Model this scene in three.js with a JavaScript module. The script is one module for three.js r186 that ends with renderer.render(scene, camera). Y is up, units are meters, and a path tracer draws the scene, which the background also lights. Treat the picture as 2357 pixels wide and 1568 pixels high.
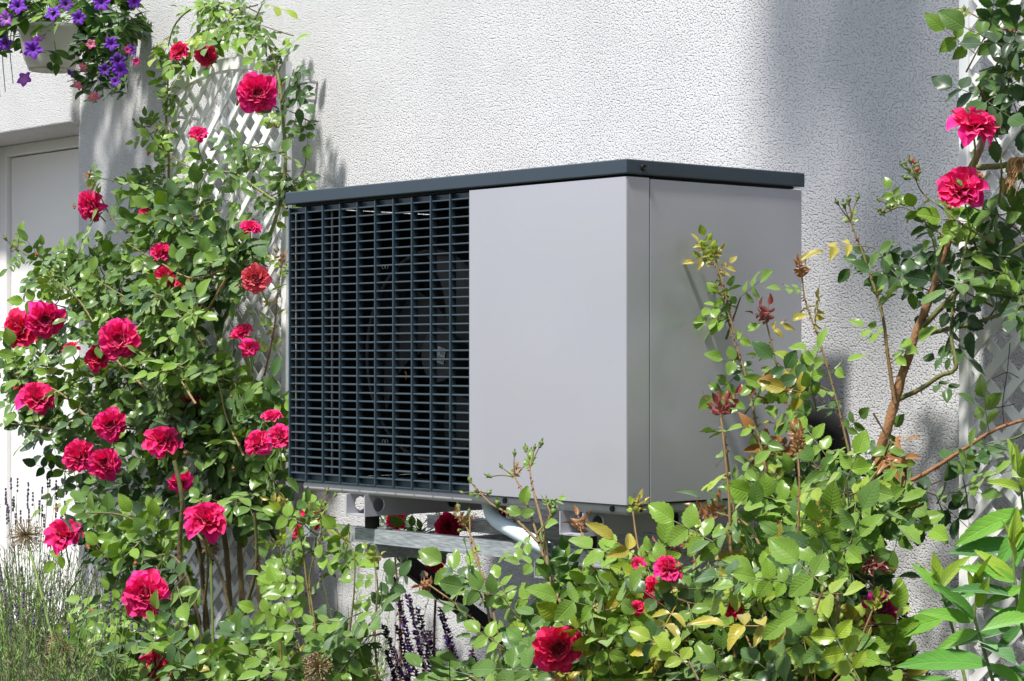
import * as THREE from 'three';
import { mergeGeometries } from 'three/addons/utils/BufferGeometryUtils.js';
import { RoundedBoxGeometry } from 'three/addons/geometries/RoundedBoxGeometry.js';

// ------------------------------------------------------------------ camera, sky, sun, exposure
const scene = new THREE.Scene();
const V = (x, y, z) => new THREE.Vector3(x, y, z);
const CAM = V(3.859, 1.2, 4.6);
const FW = V(-0.757, 0, -0.6534).normalize(), RT = V(0.6534, 0, -0.757).normalize();
const camera = new THREE.PerspectiveCamera(17.73, 2357 / 1568, 0.1, 400);
camera.position.copy(CAM);
camera.lookAt(CAM.clone().add(FW));
camera.setViewOffset(2357, 1568, 0, -39, 2357, 1568);
camera.updateProjectionMatrix();
scene.add(camera);

const SUN = V(0.25, 1.9, 1.0).normalize();          // towards the sun
{ // bright summer sky: pale blue, much thin white cloud
  const w = 512, h = 256, d = new Float32Array(w * h * 4), lump = (a, e) => Math.sin(a * 3 + 1.3 * Math.sin(e * 9 + 1)) * Math.sin(e * 11 + 2 * Math.sin(a * 2)) + 0.5 * Math.sin(a * 7 + e * 17) * Math.sin(e * 23 - a * 4);
  for (let y = 0; y < h; y++) for (let x = 0; x < w; x++) {
    const e = ((y + 0.5) / h - 0.5) * Math.PI, a = (x / w) * Math.PI * 2, k = (y * w + x) * 4, up = Math.max(0, Math.sin(e)), c = Math.min(1, Math.max(0, 0.55 + 0.4 * lump(a, e)));
    const blue = [0.36 - 0.2 * up, 0.47 - 0.17 * up, 0.66], white = [0.72, 0.72, 0.73];
    for (let i = 0; i < 3; i++) d[k + i] = 0.98 * (blue[i] * (1 - c) + white[i] * c) * (e < 0 ? 0.3 : 1);
    d[k + 3] = 1;
  }
  const t = new THREE.DataTexture(d, w, h, THREE.RGBAFormat, THREE.FloatType); t.mapping = THREE.EquirectangularReflectionMapping; t.magFilter = t.minFilter = THREE.LinearFilter; t.needsUpdate = true;
  scene.background = scene.environment = t;
}
const sun = new THREE.DirectionalLight(new THREE.Color(1, 0.97, 0.92), 4.9);
sun.position.copy(SUN).multiplyScalar(12).add(V(-0.5, 1, 0));
sun.target.position.set(-0.5, 1, 0);
sun.castShadow = true; sun.shadow.radius = 8; sun.shadow.mapSize.set(2048, 2048);
Object.assign(sun.shadow.camera, { left: -6, right: 6, top: 6, bottom: -6, near: 0.5, far: 40 });
scene.add(sun, sun.target);
const renderer = new THREE.WebGLRenderer({ antialias: true });
renderer.toneMapping = THREE.LinearToneMapping;
renderer.toneMappingExposure = 1.36;
renderer.shadowMap.enabled = true;

// ------------------------------------------------------------------ helpers
let seed = 7;
const rnd = () => { seed = (seed + 0x6d2b79f5) | 0; let t = Math.imul(seed ^ (seed >>> 15), 1 | seed); t = (t + Math.imul(t ^ (t >>> 7), 61 | t)) ^ t; return ((t ^ (t >>> 14)) >>> 0) / 4294967296; };
const rr = (a, b) => a + (b - a) * rnd(), pick = (a) => a[Math.floor(rnd() * a.length)], R = (d) => (d * Math.PI) / 180;
const rv = () => V(rr(-1, 1), rr(-1, 1), rr(-1, 1));
const UP = V(0, 1, 0), OUT = V(0, 0, 1), TOCAM = FW.clone().negate();
// the point of the plane z = z (metres in front of the house wall) that stands at a place of the photograph
function P(x, y, z) {
  const d = FW.clone().addScaledVector(RT, (x - 1178) / 5028).addScaledVector(UP, (823 - y) / 5028);
  return CAM.clone().addScaledVector(d, (z - CAM.z) / d.z);
}
const depthOf = (p) => p.clone().sub(CAM).dot(FW);
const counts = {};
function numbered(n) { const k = counts[n] = (counts[n] ?? -1) + 1; return k ? n + '_' + String(k).padStart(3, '0') : n; }
function shade(o) { o.castShadow = o.receiveShadow = true; return o; }
function tag(o, label, category, group) { if (label) o.userData.label = label; if (category) o.userData.category = category; if (group) o.userData.group = group; return o; }
function thing(name, label, category, pos = [0, 0, 0], group) {
  const o = new THREE.Group(); o.name = numbered(name); o.position.set(...pos); scene.add(o); return tag(o, label, category, group);
}
function part(name, geo, mat, parent, pos) { const m = shade(new THREE.Mesh(geo, mat)); m.name = name; if (pos) m.position.set(...pos); parent.add(m); return m; }
function struct(name, geo, mat) { const m = shade(new THREE.Mesh(geo, mat)); m.name = name; m.userData.kind = 'structure'; scene.add(m); return m; }
const merge = (a) => mergeGeometries(a.map((g) => (g.index ? g.toNonIndexed() : g)));
const box = (w, h, d, x = 0, y = 0, z = 0) => new THREE.BoxGeometry(w, h, d).translate(x, y, z);
const rbox = (w, h, d, r = 0.003, x = 0, y = 0, z = 0) => new RoundedBoxGeometry(w, h, d, 2, r).translate(x, y, z);
function cylBetween(a, b, r, seg = 12, r2 = r) {
  const d = b.clone().sub(a), g = new THREE.CylinderGeometry(r2, r, d.length(), seg);
  g.applyQuaternion(new THREE.Quaternion().setFromUnitVectors(UP, d.clone().normalize()));
  return g.translate(...a.clone().add(b).multiplyScalar(0.5).toArray());
}
function colored(g, c) {
  const n = g.attributes.position.count, a = new Float32Array(n * 3);
  for (let i = 0; i < n; i++) a.set(c, i * 3);
  g.setAttribute('color', new THREE.BufferAttribute(a, 3)); return g;
}
// a tapering stem along points; colour runs from c0 to c1, with uneven bark
function stemGeo(pts, r0, r1, { seg = 0, rad = 7, c0 = [0.1, 0.16, 0.04], c1 = c0, rough = 0.08 } = {}) {
  const cv = new THREE.CatmullRomCurve3(pts), L = cv.getLength(), n = seg || Math.max(5, Math.min(70, Math.round(L / 0.014)));
  const fr = cv.computeFrenetFrames(n), pos = [], uv = [], col = [], idx = [];
  for (let i = 0; i <= n; i++) {
    const t = i / n, p = cv.getPointAt(t), r = r0 + (r1 - r0) * t, w = rr(0.86, 1.05);
    for (let j = 0; j <= rad; j++) {
      const a = (j / rad) * Math.PI * 2, q = r * (1 + rough * Math.sin(a * 3 + i * 1.7) + rough * 0.8 * Math.sin(i * 2.3));
      const o = p.clone().addScaledVector(fr.normals[i], Math.cos(a) * q).addScaledVector(fr.binormals[i], Math.sin(a) * q);
      pos.push(o.x, o.y, o.z); uv.push((t * L) / 0.05, j / rad);
      for (let k = 0; k < 3; k++) col.push((c0[k] + (c1[k] - c0[k]) * t) * w);
    }
  }
  for (let i = 0; i < n; i++) for (let j = 0; j < rad; j++) { const a = i * (rad + 1) + j, b = a + rad + 1; idx.push(a, a + 1, b, b, a + 1, b + 1); }
  const g = new THREE.BufferGeometry();
  g.setAttribute('position', new THREE.Float32BufferAttribute(pos, 3)); g.setAttribute('uv', new THREE.Float32BufferAttribute(uv, 2));
  g.setAttribute('color', new THREE.Float32BufferAttribute(col, 3)); g.setIndex(idx); g.computeVertexNormals();
  g.curve = cv; g.len = L;
  return g;
}
// periodic gradient noise
const perm = new Uint8Array(512); { const p = [...Array(256).keys()]; for (let i = 255; i > 0; i--) { const j = Math.floor(rnd() * (i + 1)); [p[i], p[j]] = [p[j], p[i]]; } for (let i = 0; i < 512; i++) perm[i] = p[i & 255]; }
const GX = [], GY = []; for (let i = 0; i < 256; i++) { const a = rnd() * 6.2832; GX.push(Math.cos(a)); GY.push(Math.sin(a)); }
function noise(x, y, per) {
  const xi = Math.floor(x), yi = Math.floor(y), fx = x - xi, fy = y - yi, u = fx * fx * fx * (fx * (fx * 6 - 15) + 10), v = fy * fy * fy * (fy * (fy * 6 - 15) + 10);
  const h = (a, b) => { a = ((a % per) + per) % per; b = ((b % per) + per) % per; return perm[(perm[a & 255] + (a >> 8) * 31 + b + (b >> 8) * 17) & 255]; };
  const g = (k, dx, dy) => GX[k] * dx + GY[k] * dy;
  const a = g(h(xi, yi), fx, fy), b = g(h(xi + 1, yi), fx - 1, fy), c = g(h(xi, yi + 1), fx, fy - 1), d = g(h(xi + 1, yi + 1), fx - 1, fy - 1);
  return a + u * (b - a) + v * (c - a) + u * v * (a - b - c + d);
}
function texture(w, h, fn, srgb, rep) {
  const d = new Uint8Array(w * h * 4);
  for (let y = 0; y < h; y++) for (let x = 0; x < w; x++) { const c = fn(x / w, y / h); const k = (y * w + x) * 4; for (let i = 0; i < 3; i++) d[k + i] = Math.max(0, Math.min(255, 255 * (c.length ? c[i] : c))); d[k + 3] = 255; }
  const t = new THREE.DataTexture(d, w, h); t.wrapS = t.wrapT = THREE.RepeatWrapping; t.magFilter = THREE.LinearFilter; t.minFilter = THREE.LinearMipmapLinearFilter; t.generateMipmaps = true;
  if (srgb) t.colorSpace = THREE.SRGBColorSpace; if (rep) t.repeat.set(...rep); t.needsUpdate = true; return t;
}
const STD = (o) => new THREE.MeshStandardMaterial(o), PHY = (o) => new THREE.MeshPhysicalMaterial(o), C = (r, g, b) => new THREE.Color().setRGB(r, g, b);

// ------------------------------------------------------------------ materials
// scratched render: grains of about 7 mm with worm-like pits between them; the tile is 1.5 m
const sst = (a, b, x) => { x = Math.min(1, Math.max(0, (x - a) / (b - a))); return x * x * (3 - 2 * x); };
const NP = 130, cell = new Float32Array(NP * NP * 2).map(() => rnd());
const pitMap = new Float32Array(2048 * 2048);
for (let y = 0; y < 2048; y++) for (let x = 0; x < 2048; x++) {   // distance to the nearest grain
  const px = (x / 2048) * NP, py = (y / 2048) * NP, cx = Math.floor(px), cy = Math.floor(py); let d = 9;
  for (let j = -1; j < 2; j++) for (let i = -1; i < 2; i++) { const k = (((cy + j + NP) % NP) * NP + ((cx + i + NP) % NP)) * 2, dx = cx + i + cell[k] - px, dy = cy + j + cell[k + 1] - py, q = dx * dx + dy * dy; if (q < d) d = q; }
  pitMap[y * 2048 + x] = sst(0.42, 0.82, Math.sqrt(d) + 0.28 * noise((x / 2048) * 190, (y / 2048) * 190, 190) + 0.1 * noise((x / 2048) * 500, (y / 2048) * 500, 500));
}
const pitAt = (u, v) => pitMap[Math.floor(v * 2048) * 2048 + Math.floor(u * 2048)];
const stuccoBump = texture(2048, 2048, (u, v) => 0.9 - 0.8 * pitAt(u, v) + 0.12 * noise(u * 400, v * 400, 400), false, [1 / 0.72, 1 / 0.72]);
// shade of the pits is painted into the plaster colour; faint streaks and blotches of weather over it
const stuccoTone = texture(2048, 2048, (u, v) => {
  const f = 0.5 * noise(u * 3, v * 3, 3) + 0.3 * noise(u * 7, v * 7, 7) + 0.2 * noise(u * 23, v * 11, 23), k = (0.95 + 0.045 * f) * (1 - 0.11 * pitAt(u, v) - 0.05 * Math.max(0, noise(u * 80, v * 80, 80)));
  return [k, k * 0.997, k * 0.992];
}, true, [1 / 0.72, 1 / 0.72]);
const M = {
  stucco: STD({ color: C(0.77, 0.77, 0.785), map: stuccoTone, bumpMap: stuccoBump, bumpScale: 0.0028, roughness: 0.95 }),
  white: STD({ color: C(0.92, 0.92, 0.91), roughness: 0.42, bumpMap: texture(128, 512, (u, v) => 0.5 + 0.3 * noise(u * 24, v * 4, 24) + 0.2 * noise(u * 50, v * 10, 50)), bumpScale: 0.0006 }),
  doorWhite: STD({ color: C(0.86, 0.85, 0.83), roughness: 0.35 }),
  anthracite: STD({ color: C(0.045, 0.065, 0.085), roughness: 0.38, metalness: 0.1 }),
  grille: STD({ color: C(0.038, 0.062, 0.082), roughness: 0.32, metalness: 0.1 }),
  slat: STD({ color: C(0.062, 0.088, 0.11), roughness: 0.3, metalness: 0.1 }),
  silver: STD({ color: C(0.68, 0.68, 0.735), roughness: 0.33, metalness: 0.4, map: texture(1024, 1024, (u, v) => { const f = noise(u * 256, v * 256, 256) > 0.52 ? 0.1 : 0, k = 0.9 + 0.02 * noise(u * 3, v * 3, 3) + f; return [k, k, k * (1 + 0.01 * noise(u * 4, v * 4, 4))]; }, true), bumpMap: texture(512, 512, (u, v) => 0.5 + 0.5 * noise(u * 120, v * 120, 120) * noise(u * 7, v * 7, 7)), bumpScale: 0.00012 }),
  tray: STD({ color: C(0.5, 0.5, 0.52), roughness: 0.5, metalness: 0.2 }),
  foot: STD({ color: C(0.46, 0.46, 0.5), roughness: 0.5, metalness: 0.2 }),
  black: STD({ color: C(0.012, 0.012, 0.013), roughness: 0.6 }),
  inner: STD({ color: C(0.02, 0.022, 0.025), roughness: 0.7 }),
  fan: STD({ color: C(0.06, 0.06, 0.065), roughness: 0.45 }),
  rubber: STD({ color: C(0.02, 0.02, 0.02), roughness: 0.8 }),
  copper: STD({ color: C(0.6, 0.25, 0.1), roughness: 0.35, metalness: 0.9 }),
  zinc: STD({ color: C(0.8, 0.86, 0.9), roughness: 0.38, metalness: 0.3, map: texture(512, 128, (u, v) => { const f = noise(u * 40, v * 10, 40), s = noise(u * 12, v * 3, 12); const k = 0.75 + 0.2 * f + 0.12 * s; return [k, k, k]; }, true), roughnessMap: texture(512, 128, (u, v) => 0.85 + 0.35 * noise(u * 60, v * 15, 60)) }),
  steel: STD({ color: C(0.5, 0.5, 0.5), roughness: 0.35, metalness: 0.9 }),
  pipe: STD({ color: C(0.66, 0.78, 0.84), roughness: 0.5 }),
  pot: STD({ color: C(0.86, 0.85, 0.82), roughness: 0.55, map: texture(256, 256, (u, v) => { const k = 0.9 + 0.1 * noise(u * 9, v * 9, 9) - (v < 0.12 ? 0.25 * Math.max(0, noise(u * 14, v * 20, 14)) : 0); return [k, k * 0.985, k * 0.96]; }, true) }),
  soil: STD({ color: C(0.05, 0.035, 0.025), roughness: 1, bumpMap: texture(256, 256, (u, v) => 0.5 + 0.5 * noise(u * 40, v * 40, 40)), bumpScale: 0.02 }),
  jute: STD({ color: C(0.4, 0.24, 0.1), roughness: 0.9 }),
};
// plants are coloured by their vertices
const leafTone = texture(256, 128, (u, v) => {
  const s = Math.abs(v - 0.5) * 2, mid = Math.exp(-((s / 0.05) ** 2)), q = (u - s * 0.22) * 8, f = Math.abs(q - Math.round(q)), side = Math.exp(-((f / 0.09) ** 2)) * (1 - 0.7 * s);
  const k = 0.84 + 0.2 * mid + 0.12 * side + 0.12 * noise(u * 5, v * 5, 5) + 0.05 * noise(u * 16, v * 16, 16);
  return [k, k, k * (1 - 0.1 * mid)];
}, false);
const leafBump = texture(256, 128, (u, v) => {
  const s = Math.abs(v - 0.5) * 2, mid = Math.exp(-((s / 0.06) ** 2)), q = (u - s * 0.22) * 8, f = Math.abs(q - Math.round(q)), side = Math.exp(-((f / 0.16) ** 2)) * (1 - 0.5 * s);
  return 0.7 - 0.5 * mid - 0.32 * side + 0.08 * noise(u * 30, v * 15, 30);
}, false);
const ML = PHY({ vertexColors: true, map: leafTone, bumpMap: leafBump, bumpScale: 0.0016, roughness: 0.85, transmission: 0.34, thickness: 0, clearcoat: 0.55, clearcoatRoughness: 0.28, side: THREE.DoubleSide });
const MSOFT = PHY({ vertexColors: true, map: leafTone, bumpMap: leafBump, bumpScale: 0.0016, roughness: 0.9, transmission: 0.36, thickness: 0, clearcoat: 0.12, clearcoatRoughness: 0.5, side: THREE.DoubleSide });
const MSTEM = STD({ vertexColors: true, roughness: 0.6, bumpMap: texture(128, 64, (u, v) => 0.5 + 0.5 * noise(u * 6, v * 16, 16)), bumpScale: 0.002 });
const petalBump = texture(128, 128, (u, v) => 0.5 + 0.35 * noise(u * 4, v * 22, 22) + 0.2 * noise(u * 10, v * 10, 10), false);
const MPET = PHY({ vertexColors: true, bumpMap: petalBump, bumpScale: 0.0012, roughness: 0.8, transmission: 0.35, thickness: 0, sheen: 0.25, sheenColor: C(1, 0.12, 0.35), sheenRoughness: 0.5, side: THREE.DoubleSide });

// ------------------------------------------------------------------ house wall with its door opening, beam, ground
const zBeam = 0.04, zDoor = -0.27;
const xBeam = P(163, 260, zBeam).x, xOpenR = P(180, 600, 0).x, xOpenL = P(8, 600, zDoor).x, yLintel = P(163, 282, zBeam).y;
{
  const s = new THREE.Shape([[-14, -0.3], [1.1, -0.3], [1.1, 5.2], [-14, 5.2]].map((p) => new THREE.Vector2(...p)));
  s.holes.push(new THREE.Path([[xOpenL, 0.02], [xOpenL, yLintel], [xOpenR, yLintel], [xOpenR, 0.02]].map((p) => new THREE.Vector2(...p))));
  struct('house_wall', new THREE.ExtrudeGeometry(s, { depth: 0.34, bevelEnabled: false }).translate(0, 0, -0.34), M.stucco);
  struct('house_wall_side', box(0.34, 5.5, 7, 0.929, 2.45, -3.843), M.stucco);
  const w = 7; // beam over the door, its end rounded
  const bs = new THREE.Shape([[xBeam - w, yLintel - 0.002], [xBeam, yLintel - 0.002], [xBeam, 5], [xBeam - w, 5]].map((p) => new THREE.Vector2(...p)));
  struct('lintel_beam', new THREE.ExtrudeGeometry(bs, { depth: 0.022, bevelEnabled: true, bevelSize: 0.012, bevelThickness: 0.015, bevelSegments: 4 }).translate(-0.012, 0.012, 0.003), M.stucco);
  const g = new THREE.PlaneGeometry(240, 240).rotateX(-Math.PI / 2);
  g.attributes.uv.array.forEach((v, i, a) => (a[i] = v * 240));
  struct('ground', g, STD({ color: C(0.07, 0.085, 0.04), roughness: 1, map: texture(512, 512, (u, v) => { const k = 0.7 + 0.3 * noise(u * 20, v * 20, 20) + 0.2 * noise(u * 60, v * 60, 60); return [k, k, k * 0.9]; }, true, [0.3, 0.3]) }));
  const bed = new THREE.PlaneGeometry(14, 2.2, 60, 12).rotateX(-Math.PI / 2).translate(-3, 0, 1.1);
  const bp = bed.attributes.position; for (let i = 0; i < bp.count; i++) bp.setY(i, 0.012 + 0.02 * (1 + noise(bp.getX(i) * 3, bp.getZ(i) * 3, 256)));
  bed.computeVertexNormals(); bed.attributes.uv.array.forEach((v, i, a) => (a[i] = v * 4));
  struct('flower_bed_soil', bed, M.soil);
}
{ // unseen hedgerow on the right, added to darken the side of the heat pump
  const h = thing('added_hedge', 'clipped green hedgerow out of view on the right, added to darken the side panel', 'added_hedge', [5.6, 0, -1]), g = new THREE.BoxGeometry(1.1, 3.6, 15, 8, 18, 100), p = g.attributes.position;
  for (let i = 0; i < p.count; i++) { const x = p.getX(i), y = p.getY(i), z = p.getZ(i), k = 1 + 0.12 * noise(y * 2.1 + z, z * 2.3 + x, 256); p.setXYZ(i, x * k, y * (1 + 0.04 * noise(z * 3, x * 3, 256)), z); }
  g.computeVertexNormals(); part('body', g.translate(0, 1.8, 0), STD({ color: C(0.025, 0.05, 0.015), roughness: 1 }), h);
  const lf = new THREE.CircleGeometry(0.05, 5).scale(1, 0.6, 1), im = new THREE.InstancedMesh(lf, STD({ color: C(0.06, 0.13, 0.025), roughness: 0.7, side: THREE.DoubleSide }), 18000), m = new THREE.Matrix4();
  for (let i = 0; i < 18000; i++) { const f = rnd(), q = new THREE.Quaternion().setFromEuler(new THREE.Euler(rr(0, 6), rr(0, 6), rr(0, 6))); m.compose(f < 0.25 ? V(rr(-0.6, 0.6), 3.6 + rr(-0.05, 0.1), rr(-7.5, 7.5)) : V(-0.58 + rr(-0.08, 0.08), rr(0, 3.65), rr(-7.5, 7.5)), q, V(1, 1, 1)); im.setMatrixAt(i, m); }
  im.name = 'leaves'; im.userData.kind = 'stuff'; shade(im); h.add(im);
}
{ // door
  const d = thing('door', 'smooth white door with a white frame, recessed under the stucco beam', 'door', [(xOpenL + xOpenR) / 2, 0.02, zDoor]);
  const w = xOpenR - xOpenL, h = yLintel - 0.02, fw = 0.085;
  for (const s of [-1, 1]) part('frame', rbox(fw, h, 0.07, 0.006, s * (w / 2 - fw / 2), h / 2, 0), M.doorWhite, d);
  part('frame', rbox(w - 2 * fw, 0.05, 0.07, 0.006, 0, h - 0.025, 0), M.doorWhite, d);
  part('door_leaf', rbox(w - 2 * fw - 0.006, h - 0.054, 0.045, 0.006, 0, (h - 0.054) / 2, -0.012), M.doorWhite, d);
  part('rebate', box(w - 0.02, h - 0.02, 0.012, 0, h / 2, -0.042), M.rubber, d);
  part('door_handle', merge([cylBetween(V(-w / 2 + 0.16, 1.03, 0.01), V(-w / 2 + 0.16, 1.03, 0.055), 0.01), cylBetween(V(-w / 2 + 0.16, 1.03, 0.055), V(-w / 2 + 0.28, 1.03, 0.055), 0.009)]), M.steel, d);
}
// ------------------------------------------------------------------ heat pump
const U = { z0: 0.26, z1: 0.9, W: 1.437, top: 1.686 };
{
  const hp = thing('heat_pump', 'silver heat pump outdoor unit with dark slatted grille and anthracite lid on the wall', 'heat pump', [0, 0.815, 0]);
  const Y = (y) => y - 0.815, D = U.z1 - U.z0, xm = -0.598, zc = (U.z0 + U.z1) / 2, yb = Y(0.838), yt = Y(1.645);
  { // lid: a shallow folded cover with a soft bevel
    const l = part('lid', rbox(U.W + 0.014, 0.037, D + 0.012, 0.004, -U.W / 2, Y(1.6675), zc), M.anthracite, hp);
    part('screw', merge([new THREE.CylinderGeometry(0.0085, 0.0085, 0.004, 20).rotateZ(Math.PI / 2).translate(0.0085, Y(1.668), U.z1 - 0.05), new THREE.TorusGeometry(0.0055, 0.0018, 8, 20).rotateY(Math.PI / 2).translate(0.0105, Y(1.668), U.z1 - 0.05)]), M.black, l);
  }
  // dark casing behind the panels
  const cas = [box(U.W - 0.02, 0.01, D - 0.04, -U.W / 2, yt + 0.0035, zc), box(U.W - 0.02, 0.01, D - 0.04, -U.W / 2, yb - 0.002, zc), box(0.62, yt - yb - 0.012, 0.01, -U.W + 0.31 + 0.02, (yt + yb) / 2, U.z0 + 0.14), box(0.01, yt - yb - 0.01, D - 0.06, xm + 0.03, (yt + yb) / 2, zc), box(0.01, yt - yb - 0.01, D - 0.03, -U.W + 0.012, (yt + yb) / 2, zc - 0.01)];
  part('casing', merge(cas), M.inner, hp);
  part('back_panel', rbox(U.W - 0.03, yt - yb - 0.02, 0.012, 0.003, -U.W / 2, (yt + yb) / 2, U.z0 + 0.008), M.tray, hp);
  // front panel folds round the corner onto the side
  const t = 0.004, r = 0.004, fx = 0.0777;
  const fs = new THREE.Shape(); fs.moveTo(xm, -U.z1); fs.lineTo(-r, -U.z1); fs.absarc(-r, -U.z1 + r, r, -Math.PI / 2, 0, false); fs.lineTo(0, -U.z1 + fx - 0.002); fs.lineTo(-t, -U.z1 + fx - 0.002); fs.lineTo(-t, -U.z1 + t); fs.lineTo(xm, -U.z1 + t);
  part('front_panel', new THREE.ExtrudeGeometry(fs, { depth: yt - yb - 0.004, bevelEnabled: true, bevelSize: 0.0012, bevelThickness: 0.0012, bevelSegments: 2, curveSegments: 6 }).rotateX(-Math.PI / 2).translate(0, yb + 0.001, 0), M.silver, hp);
  part('side_panel', rbox(0.005, yt - yb - 0.006, D - fx - 0.004, 0.0015, -0.0015, (yt + yb) / 2 - 0.001, U.z0 + (D - fx) / 2 - 0.001), M.silver, hp);
  part('side_panel', rbox(0.005, yt - yb - 0.006, D - 0.05, 0.0015, -U.W + 0.0025, (yt + yb) / 2, zc - 0.02), M.silver, hp);
  // bottom tray
  const tr = part('base_tray', rbox(U.W - 0.06, 0.03, D - 0.014, 0.012, -U.W / 2 + 0.022, Y(0.826), zc - 0.006), M.tray, hp);
  for (const [x, z, side] of [[-0.47, U.z1 - 0.012, 0], [-0.062, U.z1 - 0.012, 0], [-0.008, U.z1 - 0.055, 1], [-0.008, U.z0 + 0.1, 1]]) part('screw', new THREE.CylinderGeometry(0.0075, 0.0075, 0.006, 16).rotateX(side ? 0 : Math.PI / 2).rotateZ(side ? Math.PI / 2 : 0).translate(x, Y(0.826), z), M.black, tr);
  // grille: frame, 10 fields of upright fins, 33 level slats
  const gx0 = -U.W, gx1 = xm - 0.001, gw = gx1 - gx0, gt = Y(1.64), gb = Y(0.84);
  const gr = part('grille', merge([box(gw, 0.016, 0.016, (gx0 + gx1) / 2, gt - 0.008, U.z1 - 0.026), box(gw, 0.02, 0.016, (gx0 + gx1) / 2, gb + 0.014, U.z1 - 0.026), box(gw, 0.004, 0.012, (gx0 + gx1) / 2, gb + 0.001, U.z1 - 0.011), box(0.02, gt - gb - 0.036, 0.004, gx1 - 0.011, (gt + gb) / 2, U.z1 - 0.03), box(0.03, gt - gb - 0.036, 0.004, gx0 + 0.02, (gt + gb) / 2, U.z1 - 0.034)]), M.grille, hp);
  gr.userData.label = 'dark blue grey slatted grille over the fan';
  const finG = rbox(0.0055, gt - gb, 0.022, 0.0015), slatG = rbox(gw - 0.004, 0.0042, 0.02, 0.0013).rotateX(0.1);
  for (let i = 0; i <= 10; i++) part('fin', finG, M.grille, gr, [gx0 + 0.003 + (gw - 0.006) * (i / 10), (gt + gb) / 2, U.z1 - 0.012]);
  for (let i = 0; i < 33; i++) part('slat', slatG, M.slat, gr, [(gx0 + gx1) / 2, Y(1.624) - (i / 32) * (1.624 - 0.862), U.z1 - 0.0155]);
  for (const y of [1.632, 1.606, 1.245, 0.88]) part('screw', new THREE.CylinderGeometry(0.005, 0.005, 0.004, 12).rotateX(Math.PI / 2).translate(gx1 - 0.01, Y(y), U.z1 - 0.026), M.steel, gr);
  // the fan behind it
  const fc = P(985, 818, 0.8), cx = fc.x, cy = fc.y - 0.815;
  const fan = part('fan', new THREE.CylinderGeometry(0.075, 0.085, 0.09, 28).rotateX(Math.PI / 2).translate(cx, cy, 0.72), M.fan, hp);
  part('fan_shroud', merge([new THREE.TorusGeometry(0.292, 0.007, 8, 64).translate(cx, cy, 0.79), new THREE.CylinderGeometry(0.29, 0.29, 0.12, 48, 1, true).rotateX(Math.PI / 2).translate(cx, cy, 0.72)]), STD({ color: C(0.05, 0.05, 0.055), roughness: 0.5, side: THREE.DoubleSide }), hp);
  for (let k = 0; k < 3; k++) {
    const g = new THREE.PlaneGeometry(0.2, 0.2, 10, 8), p = g.attributes.position;
    for (let i = 0; i < p.count; i++) { const u = p.getX(i) / 0.2 + 0.5, v = p.getY(i) / 0.2 + 0.5, rad = 0.08 + u * 0.2, a = (v - 0.5) * (1.1 + 0.3 * u) + u * 0.5 + (k * Math.PI * 2) / 3 + 0.5; p.setXYZ(i, Math.cos(a) * rad, Math.sin(a) * rad, (v - 0.5) * 0.09); }
    g.computeVertexNormals(); part('blade', g.translate(cx, cy, 0.73), STD({ color: C(0.07, 0.07, 0.075), roughness: 0.45, side: THREE.DoubleSide }), fan);
  }
  const lb = P(1016, 818, 0.765); // printed label on the hub
  const lt = texture(64, 64, (u, v) => (u < 0.06 || u > 0.94 || v < 0.06 || v > 0.94 ? 0.9 : (v > 0.55 && Math.sin(u * 60) > 0.1 && u > 0.4) || (v < 0.45 && Math.sin(v * 70) > 0.3 && u > 0.15) ? 0.08 : 0.85), true);
  part('label', box(0.035, 0.045, 0.002, 0, 0, 0).rotateZ(-0.25).translate(lb.x, lb.y - 0.815, 0.768), STD({ map: lt, roughness: 0.6 }), fan);
  for (const [xd, w, z] of [[764, 0.007, 0.83], [872, 0.0, 0.8], [813, 0.03, 0.6]]) { if (!w) continue; const q = P(xd, 800, z); part('strut', box(w, yt - yb - 0.02, 0.004, q.x, (yt + yb) / 2, z), M.tray, hp); }
  part('coil', merge([...Array(60)].map((_, i) => box(0.5, 0.0012, 0.02, cx + 0.02, yb + 0.02 + i * 0.013, 0.45))), STD({ color: C(0.06, 0.1, 0.16), roughness: 0.4, metalness: 0.5 }), hp);
  const qx = P(925, 950, 0.55); const tubes = [];
  for (let i = 0; i < 6; i++) tubes.push(new THREE.TorusGeometry(0.016, 0.006, 8, 14, Math.PI).rotateZ(-Math.PI / 2).rotateY(0.5).translate(qx.x, Y(1.2) - 0.055 * i, 0.55));
  part('copper_pipe', merge(tubes), M.copper, hp);
  for (const [xd, yd] of [[886, 614], [886, 1017]]) { const q = P(xd, yd, 0.8); part('clip', merge([-1, 1].map((s) => new THREE.TorusGeometry(0.006, 0.0015, 6, 16).translate(q.x + s * 0.008, q.y - 0.815, 0.8))), M.steel, hp); }
  // two feet: U channels with round holes under the tray
  const footG = () => {
    const side = new THREE.Shape([[0, 0], [0.64, 0], [0.64, 0.06], [0, 0.06]].map((p) => new THREE.Vector2(...p)));
    for (const x of [0.05, 0.32, 0.58]) { const h = new THREE.Path(); h.absarc(x, 0.032, 0.02, 0, Math.PI * 2, true); side.holes.push(h); }
    const plate = new THREE.ExtrudeGeometry(side, { depth: 0.004, bevelEnabled: false, curveSegments: 20 }).rotateY(Math.PI / 2);   // runs to -z
    return merge([plate.clone().translate(-0.045, 0, 0.32), plate.clone().translate(0.041, 0, 0.32), box(0.082, 0.004, 0.64, 0, 0.002, 0)]);
  };
  const fg = footG();
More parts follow.
